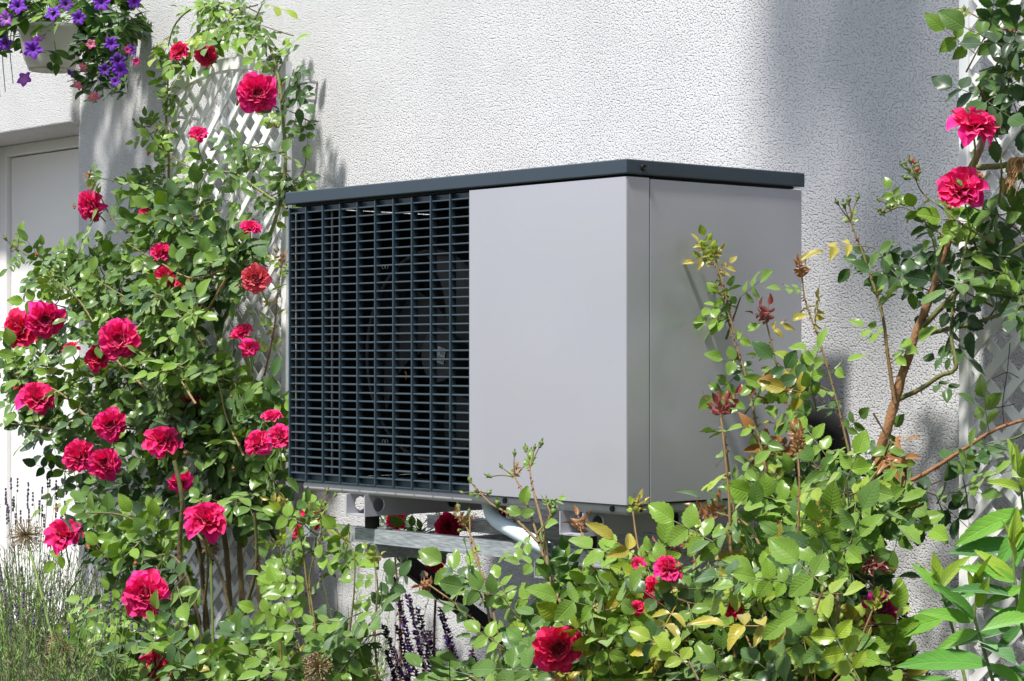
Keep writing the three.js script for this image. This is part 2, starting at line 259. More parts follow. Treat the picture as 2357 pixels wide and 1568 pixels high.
  for (const x of [-1.113, -0.205]) {
    part('foot', fg, M.foot, hp, [x, Y(0.751), 0.575]);
    for (const z of [0.835, 0.36]) part('damper', new THREE.CylinderGeometry(0.021, 0.021, 0.036, 24), M.rubber, hp, [x, Y(0.7325), z]);
    part('bolt', merge([new THREE.CylinderGeometry(0.008, 0.008, 0.01, 6).translate(0, 0.009, 0), new THREE.CylinderGeometry(0.004, 0.004, 0.03, 10).translate(0, 0.015, 0)]), M.steel, hp, [x, Y(0.751), 0.835]);
  }
}
{ // bracket that carries it
  const b = thing('wall_bracket', 'galvanised steel bracket with rails and struts carrying the heat pump', 'bracket', [0, 0.55, 0]);
  const y0 = 0.55, C41 = (len) => merge([box(len, 0.041, 0.0028, 0, 0, 0.0191), box(len, 0.041, 0.0028, 0, 0, -0.0191), box(len, 0.0028, 0.0354, 0, -0.0191, 0), box(len, 0.0028, 0.009, 0, 0.0191, 0.0132), box(len, 0.0028, 0.009, 0, 0.0191, -0.0132)]);
  const xa = P(706, 1240, 0.835).x, xb = P(1478, 1320, 0.835).x;
  for (const z of [0.835, 0.36]) {
    const rail = part('rail', C41(xb - xa), M.zinc, b, [(xa + xb) / 2, 0.693 - y0, z]);
    for (const x of [-1.05, -0.15]) part('bolt', merge([rbox(0.04, 0.005, 0.03, 0.001), new THREE.CylinderGeometry(0.009, 0.009, 0.008, 6).translate(0, 0.006, 0)]).translate(x - (xa + xb) / 2, 0.024, 0), M.steel, rail);
  }
  for (const x of [-1.09, -0.36]) {
    const arm = part('arm', C41(0.84).rotateX(0).rotateY(Math.PI / 2), M.zinc, b, [x, 0.651 - y0, 0.445]);
    for (const z of [0.39, 0.30]) part('bolt', merge([new THREE.CylinderGeometry(0.011, 0.011, 0.008, 6).translate(0, -0.025, 0), new THREE.CylinderGeometry(0.0055, 0.0055, 0.03, 10).translate(0, -0.04, 0)]), M.steel, arm, [0, 0, z]);
    { const st = part('strut', rbox(0.036, 0.05, 0.9, 0.006).rotateX(-0.6), STD({ color: C(0.03, 0.031, 0.034), roughness: 0.5, metalness: 0.2 }), b, [x + 0.01, 0.352 - y0, 0.36]); part('bolt', new THREE.CylinderGeometry(0.012, 0.012, 0.05, 6).rotateZ(Math.PI / 2).translate(0, 0.225, 0.335), M.steel, st); }
    part('wall_plate', rbox(0.07, 0.62, 0.008, 0.002), M.zinc, b, [x, 0.4 - y0, 0.006]);
  }
}
tag(part('drain_pipe', stemGeo([P(1122, 1150, 0.78), P(1134, 1188, 0.8), P(1178, 1220, 0.84), P(1235, 1252, 0.87), P(1262, 1266, 0.87)], 0.02, 0.02, { rad: 16, c0: [1, 1, 1], rough: 0 }), M.pipe, scene), 'pale grey drain pipe slanting down under the heat pump', 'pipe');
tag(part('insulated_pipe', stemGeo([P(1835, 955, 0.24), P(1868, 960, 0.2), P(1908, 985, 0.15), P(1925, 1050, 0.11), P(1930, 1130, 0.08), P(1930, 1300, 0.06)], 0.042, 0.042, { rad: 18, c0: [1, 1, 1], rough: 0 }), M.black, scene), 'black insulated pipe between the unit and the wall', 'pipe');

// ------------------------------------------------------------------ trellises
function trellis(x0, x1, y1, zt, label, arch) {
  const t = thing('trellis', label, 'trellis', [(x0 + x1) / 2, 0.05, zt], 'white lattice trellises on the wall');
  const w = x1 - x0, h = y1 - 0.05, pw = 0.03, sw = 0.025, ax = w / 2 - pw / 2;
  for (const s of [-1, 1]) {
    const p = part('post', rbox(pw, h, 0.028, 0.003, s * ax, h / 2, 0), M.white, t);
    for (const y of [0.3, h - 0.13]) part('spacer', cylBetween(V(s * ax, y, -0.014), V(s * ax, y, -zt), 0.006), M.steel, p);
  }
  const topAt = (x) => (arch ? h + arch * (1 - (x / ax) ** 2) - 0.02 : h);
  const rail = []; for (let i = 0; i <= 24; i++) { const x = -ax + pw / 2 + ((2 * ax - pw) * i) / 24; rail.push(new THREE.Vector2(x, topAt(x))); }
  for (let i = 24; i >= 0; i--) rail.push(new THREE.Vector2(rail[i].x, rail[i].y - 0.042));
  part('top_rail', new THREE.ExtrudeGeometry(new THREE.Shape(rail), { depth: 0.024, bevelEnabled: true, bevelSize: 0.002, bevelThickness: 0.002, bevelSegments: 2 }).translate(0, 0, -0.012), M.white, t);
  part('bottom_rail', rbox(2 * ax - pw, 0.03, 0.024, 0.003, 0, 0.12, 0), M.white, t);
  const per = 0.104, xin = ax - pw / 2 + 0.004, yb = 0.13;
  for (const s of [1, -1]) for (let c = -h - 1; c < h + 1; c += per) {      // y = s*x + c, cut to the frame
    let pts = [];
    for (let k = 0; k <= 200; k++) { const x = -xin + (2 * xin * k) / 200, y = s * x + c; if (y > yb && y < topAt(x) - 0.03) pts.push([x, y]); }
    if (pts.length < 8) continue;
    const [a, b] = [pts[0], pts[pts.length - 1]], len = Math.hypot(b[0] - a[0], b[1] - a[1]);
    part('slat', rbox(len, sw, 0.007, 0.0015).rotateZ(Math.atan2(b[1] - a[1], b[0] - a[0])), M.white, t, [(a[0] + b[0]) / 2, (a[1] + b[1]) / 2, s > 0 ? 0.0045 : -0.0045]);
  }
  return t;
}
const ZT = 0.125;
const TL = trellis(P(388, 400, ZT).x, P(664, 400, ZT).x, P(655, 143, ZT).y, ZT, 'white arched lattice trellis on the wall left of the heat pump', 0.07);
part('name_tag', box(0.02, 0.016, 0.002, 0, 0, 0.0152), STD({ color: C(0.6, 0.55, 0.5), roughness: 0.6 }), TL, [P(648, 175, ZT).x - TL.position.x, P(648, 175, ZT).y - 0.05, 0]);
{ const q = P(386, 230, ZT + 0.015); part('bolt', merge([new THREE.CylinderGeometry(0.011, 0.011, 0.006, 6).rotateX(Math.PI / 2), new THREE.CylinderGeometry(0.006, 0.006, 0.016, 12).rotateX(Math.PI / 2).translate(0, 0, 0.006)]), M.steel, TL, [q.x + 0.02 - TL.position.x, q.y - 0.05, 0.017]); }
const TR = trellis(P(2214, 400, ZT).x, P(2214, 400, ZT).x + 0.66, 3.0, ZT, 'white lattice trellis at the right edge of the photo', 0);
{ // wall hook that holds the left trellis
  const a = P(714, 188, 0.03), b = P(668, 192, 0.1), g = merge([cylBetween(V(a.x, a.y, 0), V(a.x, a.y, 0.03), 0.006), cylBetween(V(a.x, a.y, 0.03), b, 0.005), cylBetween(V(a.x, a.y, 0.03), V(a.x, a.y + 0.035, 0.034), 0.006)]);
  tag(part('wall_hook', g, M.steel, scene), 'grey metal hook on the wall beside the arched trellis', 'hook');
}

// ------------------------------------------------------------------ leaves, blooms
function bladeGeo(L, W, { fold = 0.2, curl = 0.2, serr = 0.07, n = 12, shape = 0.85, tip = 1, twist = 0, wave = 0.03 } = {}) {
  const pos = [], uv = [], idx = [], ac = [-1, -0.5, 0, 0.5, 1], ph = rnd() * 6;
  for (let i = 0; i <= n; i++) {
    const t = i / n, e = Math.max(0.002, Math.sin(Math.PI * Math.pow(t, shape)) ** 0.8 * (1 - 0.12 * t * tip)), w = (W / 2) * e;
    for (const s of ac) {
      const k = Math.abs(s) === 1 && i > 1 && i < n ? 1 + (i % 2 ? serr : -serr) : 1;
      const zz = s * w * k, tw = twist * t, yy = fold * Math.abs(zz) - curl * L * t * t + wave * L * Math.sin(t * 7 + ph + s * 1.4) * Math.abs(s);
      pos.push(t * L - (Math.abs(s) === 1 && i % 2 ? -0.015 * L : 0), yy * Math.cos(tw) + zz * Math.sin(tw), zz * Math.cos(tw) - yy * Math.sin(tw)); uv.push(t, s * 0.5 + 0.5);
    }
  }
  for (let i = 0; i < n; i++) for (let j = 0; j < 4; j++) { const a = i * 5 + j, b = a + 5; idx.push(a, a + 1, b, b, a + 1, b + 1); }
  const g = new THREE.BufferGeometry();
  g.setAttribute('position', new THREE.Float32BufferAttribute(pos, 3)); g.setAttribute('uv', new THREE.Float32BufferAttribute(uv, 2)); g.setIndex(idx); g.computeVertexNormals();
  return g;
}
const PAL = {
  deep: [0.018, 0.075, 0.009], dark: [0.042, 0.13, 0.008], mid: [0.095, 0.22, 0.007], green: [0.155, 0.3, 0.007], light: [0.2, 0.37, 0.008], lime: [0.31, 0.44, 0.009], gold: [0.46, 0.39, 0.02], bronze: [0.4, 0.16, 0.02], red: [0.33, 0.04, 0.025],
};
// a rose leaf: rachis along +x, one end leaflet and one to three pairs; unit = end leaflet of 1 m
function roseLeafGeo(pairs, col, kind) {
  const out = [], young = kind === 'young', tipX = 0.45 + 0.55 * pairs, sag = rr(0.1, 0.3) * (young ? 2 : 1);
  const at = (x) => V(x, -sag * (x / tipX) ** 2 * tipX * 0.5, 0);
  out.push(stemGeo([at(0), at(tipX * 0.33), at(tipX * 0.66), at(tipX)], 0.022, 0.014, { seg: 6, rad: 4, c0: [col[0] * 1.3 + 0.05, col[1] * 0.9, col[2]], rough: 0 }));
  const one = (L, x, yaw, roll) => {
    const c = 1 + rr(-0.16, 0.16), g = bladeGeo(L, L * rr(0.6, 0.76) * (young ? 0.75 : 1), { fold: rr(0.08, 0.35) + (young ? 0.3 : 0), curl: rr(0.02, 0.25) + (young ? 0.2 : 0), serr: 0.055, shape: rr(0.78, 0.9) });
    g.rotateX(roll); g.rotateZ(rr(-0.3, 0.2)); g.rotateY(yaw); const p = at(x); g.translate(p.x, p.y, p.z);
    out.push(colored(g, col.map((k) => k * c)));
  };
  one(1, tipX - 0.02, rr(-0.12, 0.12), rr(-0.2, 0.2));
  for (let k = 0; k < pairs; k++) for (const s of [-1, 1]) { const x = 0.42 + 0.55 * k; one(rr(0.72, 0.9) * (k === pairs - 1 ? 1 : 0.9), x + rr(-0.02, 0.02), -s * R(rr(58, 82)), s * rr(-0.35, 0.35)); }
  return merge(out.map((g) => { const h = g.index ? g.toNonIndexed() : g; delete h.curve; return h; }));
}
const leafGeos = {};
for (const [k, c] of Object.entries(PAL)) {
  const young = k === 'bronze' || k === 'red' || k === 'gold';
  leafGeos[k] = [2, 2, 2, 3, 1, 1, 2].map((p) => roseLeafGeo(p, c, young ? 'young' : ''));
}
function basis(dir, normal) {
  const x = dir.clone().normalize(), y = normal.clone().addScaledVector(x, -normal.dot(x)).normalize(), z = x.clone().cross(y);
  return new THREE.Quaternion().setFromRotationMatrix(new THREE.Matrix4().makeBasis(x, y, z));
}
// petal along +y, its inside towards +z
function petalGeo(L, W, cup, reflex, ruffle, c0, c1, n = 6) {
  const pos = [], uv = [], col = [], idx = [], ph = rnd() * 6;
  for (let i = 0; i <= n; i++) for (let j = 0; j <= n; j++) {
    const u = i / n, v = (j / n) * 2 - 1, w = W * (0.22 + 0.9 * Math.pow(u, 0.7) - 0.14 * u * u), top = 1 - 0.2 * v * v * u - 0.07 * u * Math.exp(-v * v * 14);
    pos.push(v * w * 0.5 * (u > 0.9 ? 0.93 : 1), u * L * top, cup * w * v * v * (0.5 + 0.5 * u) + cup * 0.35 * L * Math.sin(u * 2.2) * 0.5 - reflex * L * u ** 3 + ruffle * L * u * u * Math.sin(v * 4.2 + ph) );
    uv.push(v * 0.5 + 0.5, u);
    const m = Math.min(1, u * 1.15); for (let k = 0; k < 3; k++) col.push(c0[k] + (c1[k] - c0[k]) * m);
  }
  for (let i = 0; i < n; i++) for (let j = 0; j < n; j++) { const a = i * (n + 1) + j, b = a + n + 1; idx.push(a, a + 1, b, b, a + 1, b + 1); }
  const g = new THREE.BufferGeometry();
  g.setAttribute('position', new THREE.Float32BufferAttribute(pos, 3)); g.setAttribute('uv', new THREE.Float32BufferAttribute(uv, 2)); g.setAttribute('color', new THREE.Float32BufferAttribute(col, 3));
  g.setIndex(idx); g.computeVertexNormals(); return g;
}
const ROSE = { pink: [[0.62, 0.002, 0.05], [0.96, 0.007, 0.225]], red: [[0.55, 0.002, 0.028], [0.9, 0.005, 0.13]], magenta: [[0.42, 0.004, 0.1], [0.68, 0.006, 0.2]], faded: [[0.56, 0.012, 0.05], [0.82, 0.1, 0.14]] };
function petalPlace(g, th, az, r0, sc) {
  const m = new THREE.Matrix4().makeRotationY(az).multiply(new THREE.Matrix4().makeTranslation(0, 0, -r0)).multiply(new THREE.Matrix4().makeRotationX(-th)).multiply(new THREE.Matrix4().makeScale(sc[0], sc[1], sc[2]));
  return g ? g.clone().applyMatrix4(m) : m;
}
const bloomKinds = {};
for (const [k, [a, b]] of Object.entries(ROSE)) {
  const outer = [0, 1, 2, 3, 4].map((i) => petalGeo(1, 0.72 + 0.06 * i, 0.2 + 0.06 * i, 0.05 + 0.09 * i, 0.05 + 0.016 * i, a, b.map((q, j) => q * (1 + (j === 2 ? 0.12 : 0.02) * i))));
  const core = [0, 1, 2].map(() => {
    const ps = [], n = 54;
    for (let i = 0; i < n; i++) {
      const t = (i + 0.5) / n, th = R(4 + 82 * t ** 1.1 + rr(-11, 11)), L = 0.46 + 0.5 * t + rr(-0.08, 0.08);
      const g = petalGeo(L, 0.3 + 0.3 * t, 0.55 - 0.25 * t, -0.12 + 0.2 * t, 0.09, a, b.map((q) => q * rr(0.78, 1)), 5);
      ps.push(petalPlace(g, th, i * 2.39996 + rr(-0.3, 0.3), 0.02 + 0.07 * t, [1, 1, 1]));
    }
    return merge(ps);
  });
  bloomKinds[k] = { outer, core };
}
const sepalG = merge([0, 1, 2, 3, 4].map((i) => petalPlace(colored(bladeGeo(0.42, 0.14, { serr: 0, curl: 0, n: 6 }).rotateZ(Math.PI / 2).rotateY(Math.PI / 2), PAL.light), R(100 + (i % 3) * 12), (i * Math.PI * 2) / 5, 0.03, [1, 1, 1])).concat([colored(new THREE.SphereGeometry(0.12, 10, 8).scale(1, 1.1, 1).translate(0, -0.06, 0), PAL.light)]));
const budG = (tip) => {
  const ps = [colored(new THREE.SphereGeometry(0.5, 12, 10).scale(1, 1.25, 1).translate(0, 0.5, 0), tip)], green = [0.16, 0.24, 0.05];
  for (let i = 0; i < 5; i++) { const g = colored(bladeGeo(rr(1.2, 1.9), 0.62, { serr: 0, curl: -0.05, fold: 0.1, n: 8, shape: 0.7 }).rotateZ(Math.PI / 2).rotateY(Math.PI / 2), green.map((q) => q * rr(0.8, 1.1))); const p = g.attributes.position; for (let k = 0; k < p.count; k++) { const y = p.getY(k), bulge = 0.55 * Math.sin(Math.min(1, Math.max(0, y) / 1.2) * Math.PI); p.setZ(k, p.getZ(k) - bulge); } g.computeVertexNormals(); ps.push(g.rotateY((i * Math.PI * 2) / 5 + rr(-0.1, 0.1))); }
  ps.push(colored(new THREE.SphereGeometry(0.36, 10, 8).scale(1, 1.1, 1).translate(0, -0.1, 0), [0.14, 0.22, 0.05]));
  return merge(ps);
};
const buds = { green: [budG([0.2, 0.27, 0.06]), budG([0.22, 0.24, 0.06])], red: [budG([0.6, 0.006, 0.06]), budG([0.55, 0.01, 0.05])] };

class Plant {
  constructor(name, label, category, base, group) { this.o = thing(name, label, category, base.toArray(), group); this.b = base; this.leaves = []; this.twigs = []; this.thorns = []; }
  leaf(pos, dir, normal, size, pal, geo) { this.leaves.push({ pos, q: basis(dir, normal), size, pal, geo }); }
  cane(pts, r0, r1, o = {}) {
    const g = stemGeo(pts, r0, r1, o), cv = g.curve, L = g.len; delete g.curve;
    const m = part('stem', g.translate(-this.b.x, -this.b.y, -this.b.z), MSTEM, this.o);
    if (o.thorns !== 0) {
      const th = [], n = Math.round(L / (o.thorns || 0.022));
      for (let i = 0; i < n; i++) {
        const t = rr(0.02, 0.96), p = cv.getPointAt(t), tg = cv.getTangentAt(t), d = rv().cross(tg).normalize(), r = r0 + (r1 - r0) * t, l = rr(0.005, 0.009);
        th.push(colored(cylBetween(p.clone().addScaledVector(d, r * 0.7), p.clone().addScaledVector(d, r + l).addScaledVector(tg, -l * 0.5), 0.0022, 5, 0.0001), o.thornColor || [0.22, 0.05, 0.03]));
      }
      if (th.length) { const tm = part('thorns', merge(th).translate(-this.b.x, -this.b.y, -this.b.z), MSTEM, m); tm.userData.kind = 'stuff'; }
    }
    if (o.leaf) {
      const { from = 0.15, to = 1, step = 0.035, size = 0.055, pal = ['mid'], tipPal, spread = 1 } = o.leaf;
      let az = rnd() * 6;
      for (let s = from * L; s < to * L; s += step * rr(0.8, 1.2)) {
        const t = s / L, p = cv.getPointAt(t), tg = cv.getTangentAt(t); az += 2.4;
        const a = V(1, 0, 0).addScaledVector(tg, -tg.x).normalize(), b = tg.clone().cross(a);
        const rad = a.multiplyScalar(Math.cos(az)).addScaledVector(b, Math.sin(az));
        if (rad.z < -0.55) rad.z *= 0.3;
        const dir = rad.multiplyScalar(spread).addScaledVector(tg, 0.45).addScaledVector(UP, rr(-0.35, 0.25));
        this.leaf(p, dir, UP.clone().multiplyScalar(0.75).addScaledVector(OUT, 0.45).addScaledVector(TOCAM, 0.3).addScaledVector(rv(), 0.45), size * rr(0.75, 1.1) * (t > 0.88 ? 0.75 : 1), pick(t > 0.8 && tipPal ? tipPal : pal));
      }
    }
    if (o.tip) this.tip(cv.getPointAt(1), cv.getTangentAt(1), o.tip);
    return cv;
  }
  tip(p, d, kind) {
    if (kind === 'red' || kind === 'bronze' || kind === 'lime') for (let i = 0; i < 6; i++) this.leaf(p.clone().addScaledVector(d, rr(-0.02, 0.002)), d.clone().addScaledVector(rv(), 0.75), rv(), rr(0.016, 0.03), kind === 'lime' ? pick(['lime', 'gold']) : kind);
    if (kind === 'buds' || kind === 'bud') {
      const n = kind === 'bud' ? 1 : 3 + Math.floor(rnd() * 3);
      for (let i = 0; i < n; i++) { const e = p.clone().addScaledVector(d.clone().addScaledVector(rv(), n > 1 ? 0.9 : 0.1).normalize(), n > 1 ? rr(0.02, 0.06) : 0.006); this.twig(p.clone().addScaledVector(d, -0.012), e, 0.0016, [0.2, 0.14, 0.05]); this.bud(e, e.clone().sub(p).addScaledVector(UP, 0.03), rr(0.008, 0.013), 'green'); }
      for (let i = 0; i < 3; i++) this.leaf(p.clone().addScaledVector(d, -0.015), d.clone().addScaledVector(rv(), 0.9), UP.clone().add(rv()), rr(0.014, 0.024), pick(['light', 'lime', 'bronze']));
    }
  }
  bud(p, d, r, kind = 'green') { const m = part('bud', pick(buds[kind]), MSTEM, this.o); m.position.copy(p).sub(this.b); m.quaternion.setFromUnitVectors(UP, d.clone().normalize()); m.rotateY(rnd() * 6); m.scale.setScalar(r); }
  twig(a, b, r, c) { const mid = a.clone().lerp(b, 0.5).add(V(rr(-0.1, 0.1), rr(-0.1, 0.1), rr(-0.1, 0.1)).multiplyScalar(a.distanceTo(b) * 0.6)); const g = stemGeo([a, mid, b], r * 1.2, r * 0.8, { seg: 5, rad: 5, c0: c }); delete g.curve; this.twigs.push(g); }
  // leafy twigs scattered through a region of the bush; ps: corners as seen in the photograph, z0..z1 its depth
  fill(ps, z0, z1, n, { size = 0.055, pal = ['mid'], per = 3, drop = 0.2 } = {}) {
    const xs = ps.map((p) => p[0]), ys = ps.map((p) => p[1]), inside = (x, y) => { let c = false; for (let i = 0, j = ps.length - 1; i < ps.length; j = i++) { const [xi, yi] = ps[i], [xj, yj] = ps[j]; if (yi > y !== yj > y && x < ((xj - xi) * (y - yi)) / (yj - yi) + xi) c = !c; } return c; };
    for (let i = 0; i < n; i++) {
      let x, y, k = 0; do { x = rr(Math.min(...xs), Math.max(...xs)); y = rr(Math.min(...ys), Math.max(...ys)); } while (!inside(x, y) && k++ < 400);
      const e = P(x, y, rr(z0, z1)), d = V(rr(-1, 1), rr(-0.3, 0.8), rr(-0.3, 1)).normalize(), l = rr(0.05, 0.13), s = e.clone().addScaledVector(d, -l);
      if (s.z < 0.03) s.z = 0.03;
      const col = pick([[0.1, 0.14, 0.035], [0.16, 0.12, 0.05], [0.12, 0.06, 0.03]]); this.twig(s, e, rr(0.0016, 0.0026), col);
      const main = pick(pal);
      for (let j = 0; j < per; j++) {
        const f = 1 - j * 0.3, p = s.clone().lerp(e, f), dir = d.clone().multiplyScalar(j ? 0.3 : 0.9).addScaledVector(rv(), j ? 1.1 : 0.5).addScaledVector(UP, -drop * rr(0, 1.5)); if (dir.z < -0.3) dir.z = 0.1;
        this.leaf(p, dir, UP.clone().multiplyScalar(0.7).addScaledVector(OUT, 0.5).addScaledVector(TOCAM, 0.45).addScaledVector(rv(), 0.55), size * rr(0.7, 1.15), rnd() < 0.65 ? main : pick(pal));
      }
    }
  }
  bloom(x, y, z, rpx, f = [0, 0.45, 0.9], kind = 'pink', open = rr(0.72, 1.04)) {
    f = [f[0] + rr(-0.25, 0.25), f[1] + rr(-0.2, 0.25), f[2]];
    const p = P(x, y, z), r = (rpx * depthOf(p)) / 5028, dir = RT.clone().multiplyScalar(f[0]).addScaledVector(UP, f[1]).addScaledVector(TOCAM, f[2]).normalize();
    const K = bloomKinds[kind], m = part('bloom', pick(K.core), MPET, this.o);
    m.quaternion.setFromUnitVectors(UP, dir); m.rotateY(rnd() * 6); m.scale.setScalar(r * (open < 0.7 ? 1.25 : 1.02)); m.position.copy(p).addScaledVector(dir, -r * 0.32).sub(this.b);
    const n = 11;
    for (let i = 0; i < n; i++) {
      const t = i / (n - 1), g = part('petal', pick(K.outer), MPET, m), th = R((58 + 46 * t + rr(-12, 12)) * open), sc = (0.8 + 0.17 * t) * rr(0.76, 1.16);
      petalPlace(null, th, i * 2.39996 + rr(-0.25, 0.25), 0.06, [sc * rr(0.82, 1.02), sc, sc * rr(0.8, 1.6)]).decompose(g.position, g.quaternion, g.scale);
    }
    part('calyx', sepalG, MSTEM, m);
    const back = p.clone().addScaledVector(dir, -r * 0.4); this.twig(back.clone().addScaledVector(dir, -0.05).add(V(0, -0.07, -0.02)), back, 0.0026, PAL.light);
    return p;
  }
  finish(mat = ML, name = 'leaf', limit = 300) {
    this.leaves.sort((a, b) => a.pos.distanceToSquared(CAM) / a.size - b.pos.distanceToSquared(CAM) / b.size);
    const rest = [];
    this.leaves.forEach((l, i) => {
      const g = l.geo || pick(leafGeos[l.pal]);
      if (i < limit) { const m = part(name, g, mat, this.o); m.position.copy(l.pos).sub(this.b); m.quaternion.copy(l.q); m.scale.setScalar(l.size); }
      else rest.push(g.clone().applyMatrix4(new THREE.Matrix4().compose(l.pos.clone().sub(this.b), l.q, V(l.size, l.size, l.size))));
    });
    if (rest.length) part('foliage', merge(rest), mat, this.o).userData.kind = 'stuff';
    if (this.twigs.length) part('twigs', merge(this.twigs).translate(-this.b.x, -this.b.y, -this.b.z), MSTEM, this.o).userData.kind = 'stuff';
  }
}
const line = (ps, z0, z1 = z0) => ps.map(([x, y, z], i) => P(x, y, z ?? z0 + ((z1 - z0) * i) / (ps.length - 1)));
const toGround = (p) => V(p.x, 0.01, p.z);
const BROWN = [0.16, 0.085, 0.045], GREENC = [0.2, 0.24, 0.06], REDC = [0.24, 0.1, 0.05];

// ------------------------------------------------------------------ the climbing rose on the left trellis
{
  const base = toGround(P(540, 1500, 0.25)), p = new Plant('climbing_rose', 'climbing rose with pink blooms covering the arched trellis left of the heat pump', 'rose', base);
  const A = { c0: BROWN, c1: GREENC };
  for (const [pts, r0, r1] of [
    [[[560, 1480], [552, 1300], [545, 1150], [520, 1000], [505, 860], [505, 755]], 0.011, 0.009],
    [[[600, 1400], [590, 1250], [600, 1120], [585, 960], [565, 800]], 0.01, 0.008],
    [[[530, 1500], [525, 1330], [510, 1200], [470, 1050], [430, 900], [400, 760], [380, 600]], 0.011, 0.007],
    [[[480, 1500], [470, 1380], [455, 1250], [420, 1120], [360, 980], [280, 860], [190, 780]], 0.01, 0.006]]) { const q = line(pts, 0.25, 0.22); p.cane([toGround(q[0]), ...q], r0, r1, A); }
  const Gc = { c0: GREENC, c1: [0.17, 0.2, 0.05] };
  p.cane(line([[500, 760], [540, 690], [590, 600], [632, 510], [655, 400], [652, 290], [640, 180], [610, 85], [560, 25], [500, 6], [440, 20], [400, 60], [385, 110]], 0.2, 0.17), 0.0085, 0.003, { ...Gc, leaf: { from: 0.25, to: 0.98, step: 0.06394, size: 0.0612, pal: ['mid', 'green', 'light', 'dark'] } });
  p.cane(line([[700, 560], [660, 480], [600, 440], [540, 400], [450, 390], [370, 340], [330, 290]].slice(1), 0.2, 0.26), 0.005, 0.002, { ...Gc, leaf: { step: 0.06394, size: 0.05984, pal: ['mid', 'green', 'light'] }, tip: 'buds' });
  p.cane(line([[385, 470], [388, 380], [382, 280], [385, 200], [388, 120]], 0.2), 0.006, 0.003, { ...A, leaf: { step: 0.055, size: 0.05, pal: ['mid', 'green', 'light'] } });
  p.cane(line([[480, 560], [420, 570], [330, 540], [270, 520], [215, 420]], 0.28, 0.45), 0.005, 0.002, { ...Gc, leaf: { from: 0.3, step: 0.05755, size: 0.0612, pal: ['green', 'light', 'mid'] }, tip: 'bud' });
  p.cane(line([[420, 830], [340, 760], [250, 690], [150, 640], [80, 600], [35, 570]], 0.3, 0.5), 0.006, 0.002, { ...Gc, leaf: { from: 0.2, step: 0.05116, size: 0.05848, pal: ['green', 'light', 'mid'] }, tip: 'buds' });
  p.cane(line([[500, 740], [440, 680], [400, 650], [300, 620], [200, 600]], 0.3, 0.45), 0.005, 0.002, { ...Gc, leaf: { step: 0.06394, size: 0.0612, pal: ['light', 'mid', 'dark'] }, tip: 'buds' });
  p.cane(line([[600, 900], [630, 760], [640, 660], [650, 600]], 0.24), 0.004, 0.0015, { c0: REDC, leaf: { from: 0.3, step: 0.03837, size: 0.04624, pal: ['lime', 'gold', 'light'] }, tip: 'bronze' });
  const d = { size: 0.071 }, full = ['mid', 'green', 'mid', 'green', 'light', 'dark', 'dark'];
  p.fill([[350, 110], [400, 45], [470, 5], [560, -5], [640, 20], [690, 70], [660, 120], [570, 100], [480, 100], [400, 150], [345, 150]], 0.14, 0.24, 17, { ...d, size: 0.055, pal: ['mid', 'green', 'light', 'lime'], drop: 0.9 });
  p.fill([[340, 270], [375, 130], [385, 250], [380, 430], [335, 430]], 0.14, 0.22, 8, { ...d, size: 0.05, pal: ['mid', 'green', 'light'] });
  p.fill([[640, 130], [690, 130], [690, 460], [655, 460]], 0.15, 0.2, 9, { ...d, size: 0.052, pal: ['dark', 'mid', 'green'] });
  p.fill([[450, 290], [600, 340], [600, 400], [450, 340]], 0.15, 0.24, 3, { ...d, pal: ['mid', 'dark', 'green'] });
  p.fill([[335, 430], [420, 380], [450, 500], [560, 540], [620, 620], [500, 690], [330, 700], [310, 540]], 0.16, 0.4, 49, { ...d, pal: full });
  p.fill([[90, 600], [170, 520], [300, 540], [340, 700], [200, 720], [70, 660]], 0.25, 0.5, 28, { ...d, size: 0.05848, pal: ['light', 'green', 'mid', 'mid'] });
  p.fill([[60, 690], [300, 640], [490, 660], [500, 860], [480, 1000], [150, 1000], [40, 960], [10, 800]], 0.22, 0.55, 97, { ...d, pal: full });
  p.fill([[460, 830], [540, 850], [580, 920], [640, 930], [640, 1120], [480, 1130]], 0.2, 0.42, 43, { ...d, pal: full });
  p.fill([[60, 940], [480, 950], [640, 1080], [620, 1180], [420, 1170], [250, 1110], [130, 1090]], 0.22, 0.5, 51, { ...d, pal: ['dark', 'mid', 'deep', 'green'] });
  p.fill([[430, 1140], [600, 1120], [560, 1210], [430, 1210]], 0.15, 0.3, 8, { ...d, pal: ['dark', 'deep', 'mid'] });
  for (const [pts, z] of [[[[520, 620], [440, 640], [360, 600], [290, 560]], 0.42], [[[340, 900], [260, 820], [180, 690], [120, 640]], 0.56], [[[470, 800], [430, 740], [300, 690], [215, 640]], 0.5], [[[450, 930], [400, 860], [330, 830]], 0.55], [[[560, 1050], [520, 960], [500, 880], [470, 840]], 0.45], [[[520, 640], [470, 720], [400, 770], [380, 830]], 0.46], [[[200, 960], [130, 900], [60, 880], [0, 840]], 0.55], [[[130, 990], [70, 980], [20, 975]], 0.55]]) p.cane(line(pts, z), 0.0042, 0.002, { c0: [0.3, 0.2, 0.09], c1: GREENC, tip: 'bud', leaf: { from: 0.3, step: 0.09, size: 0.055, pal: ['green', 'light', 'mid'] } });
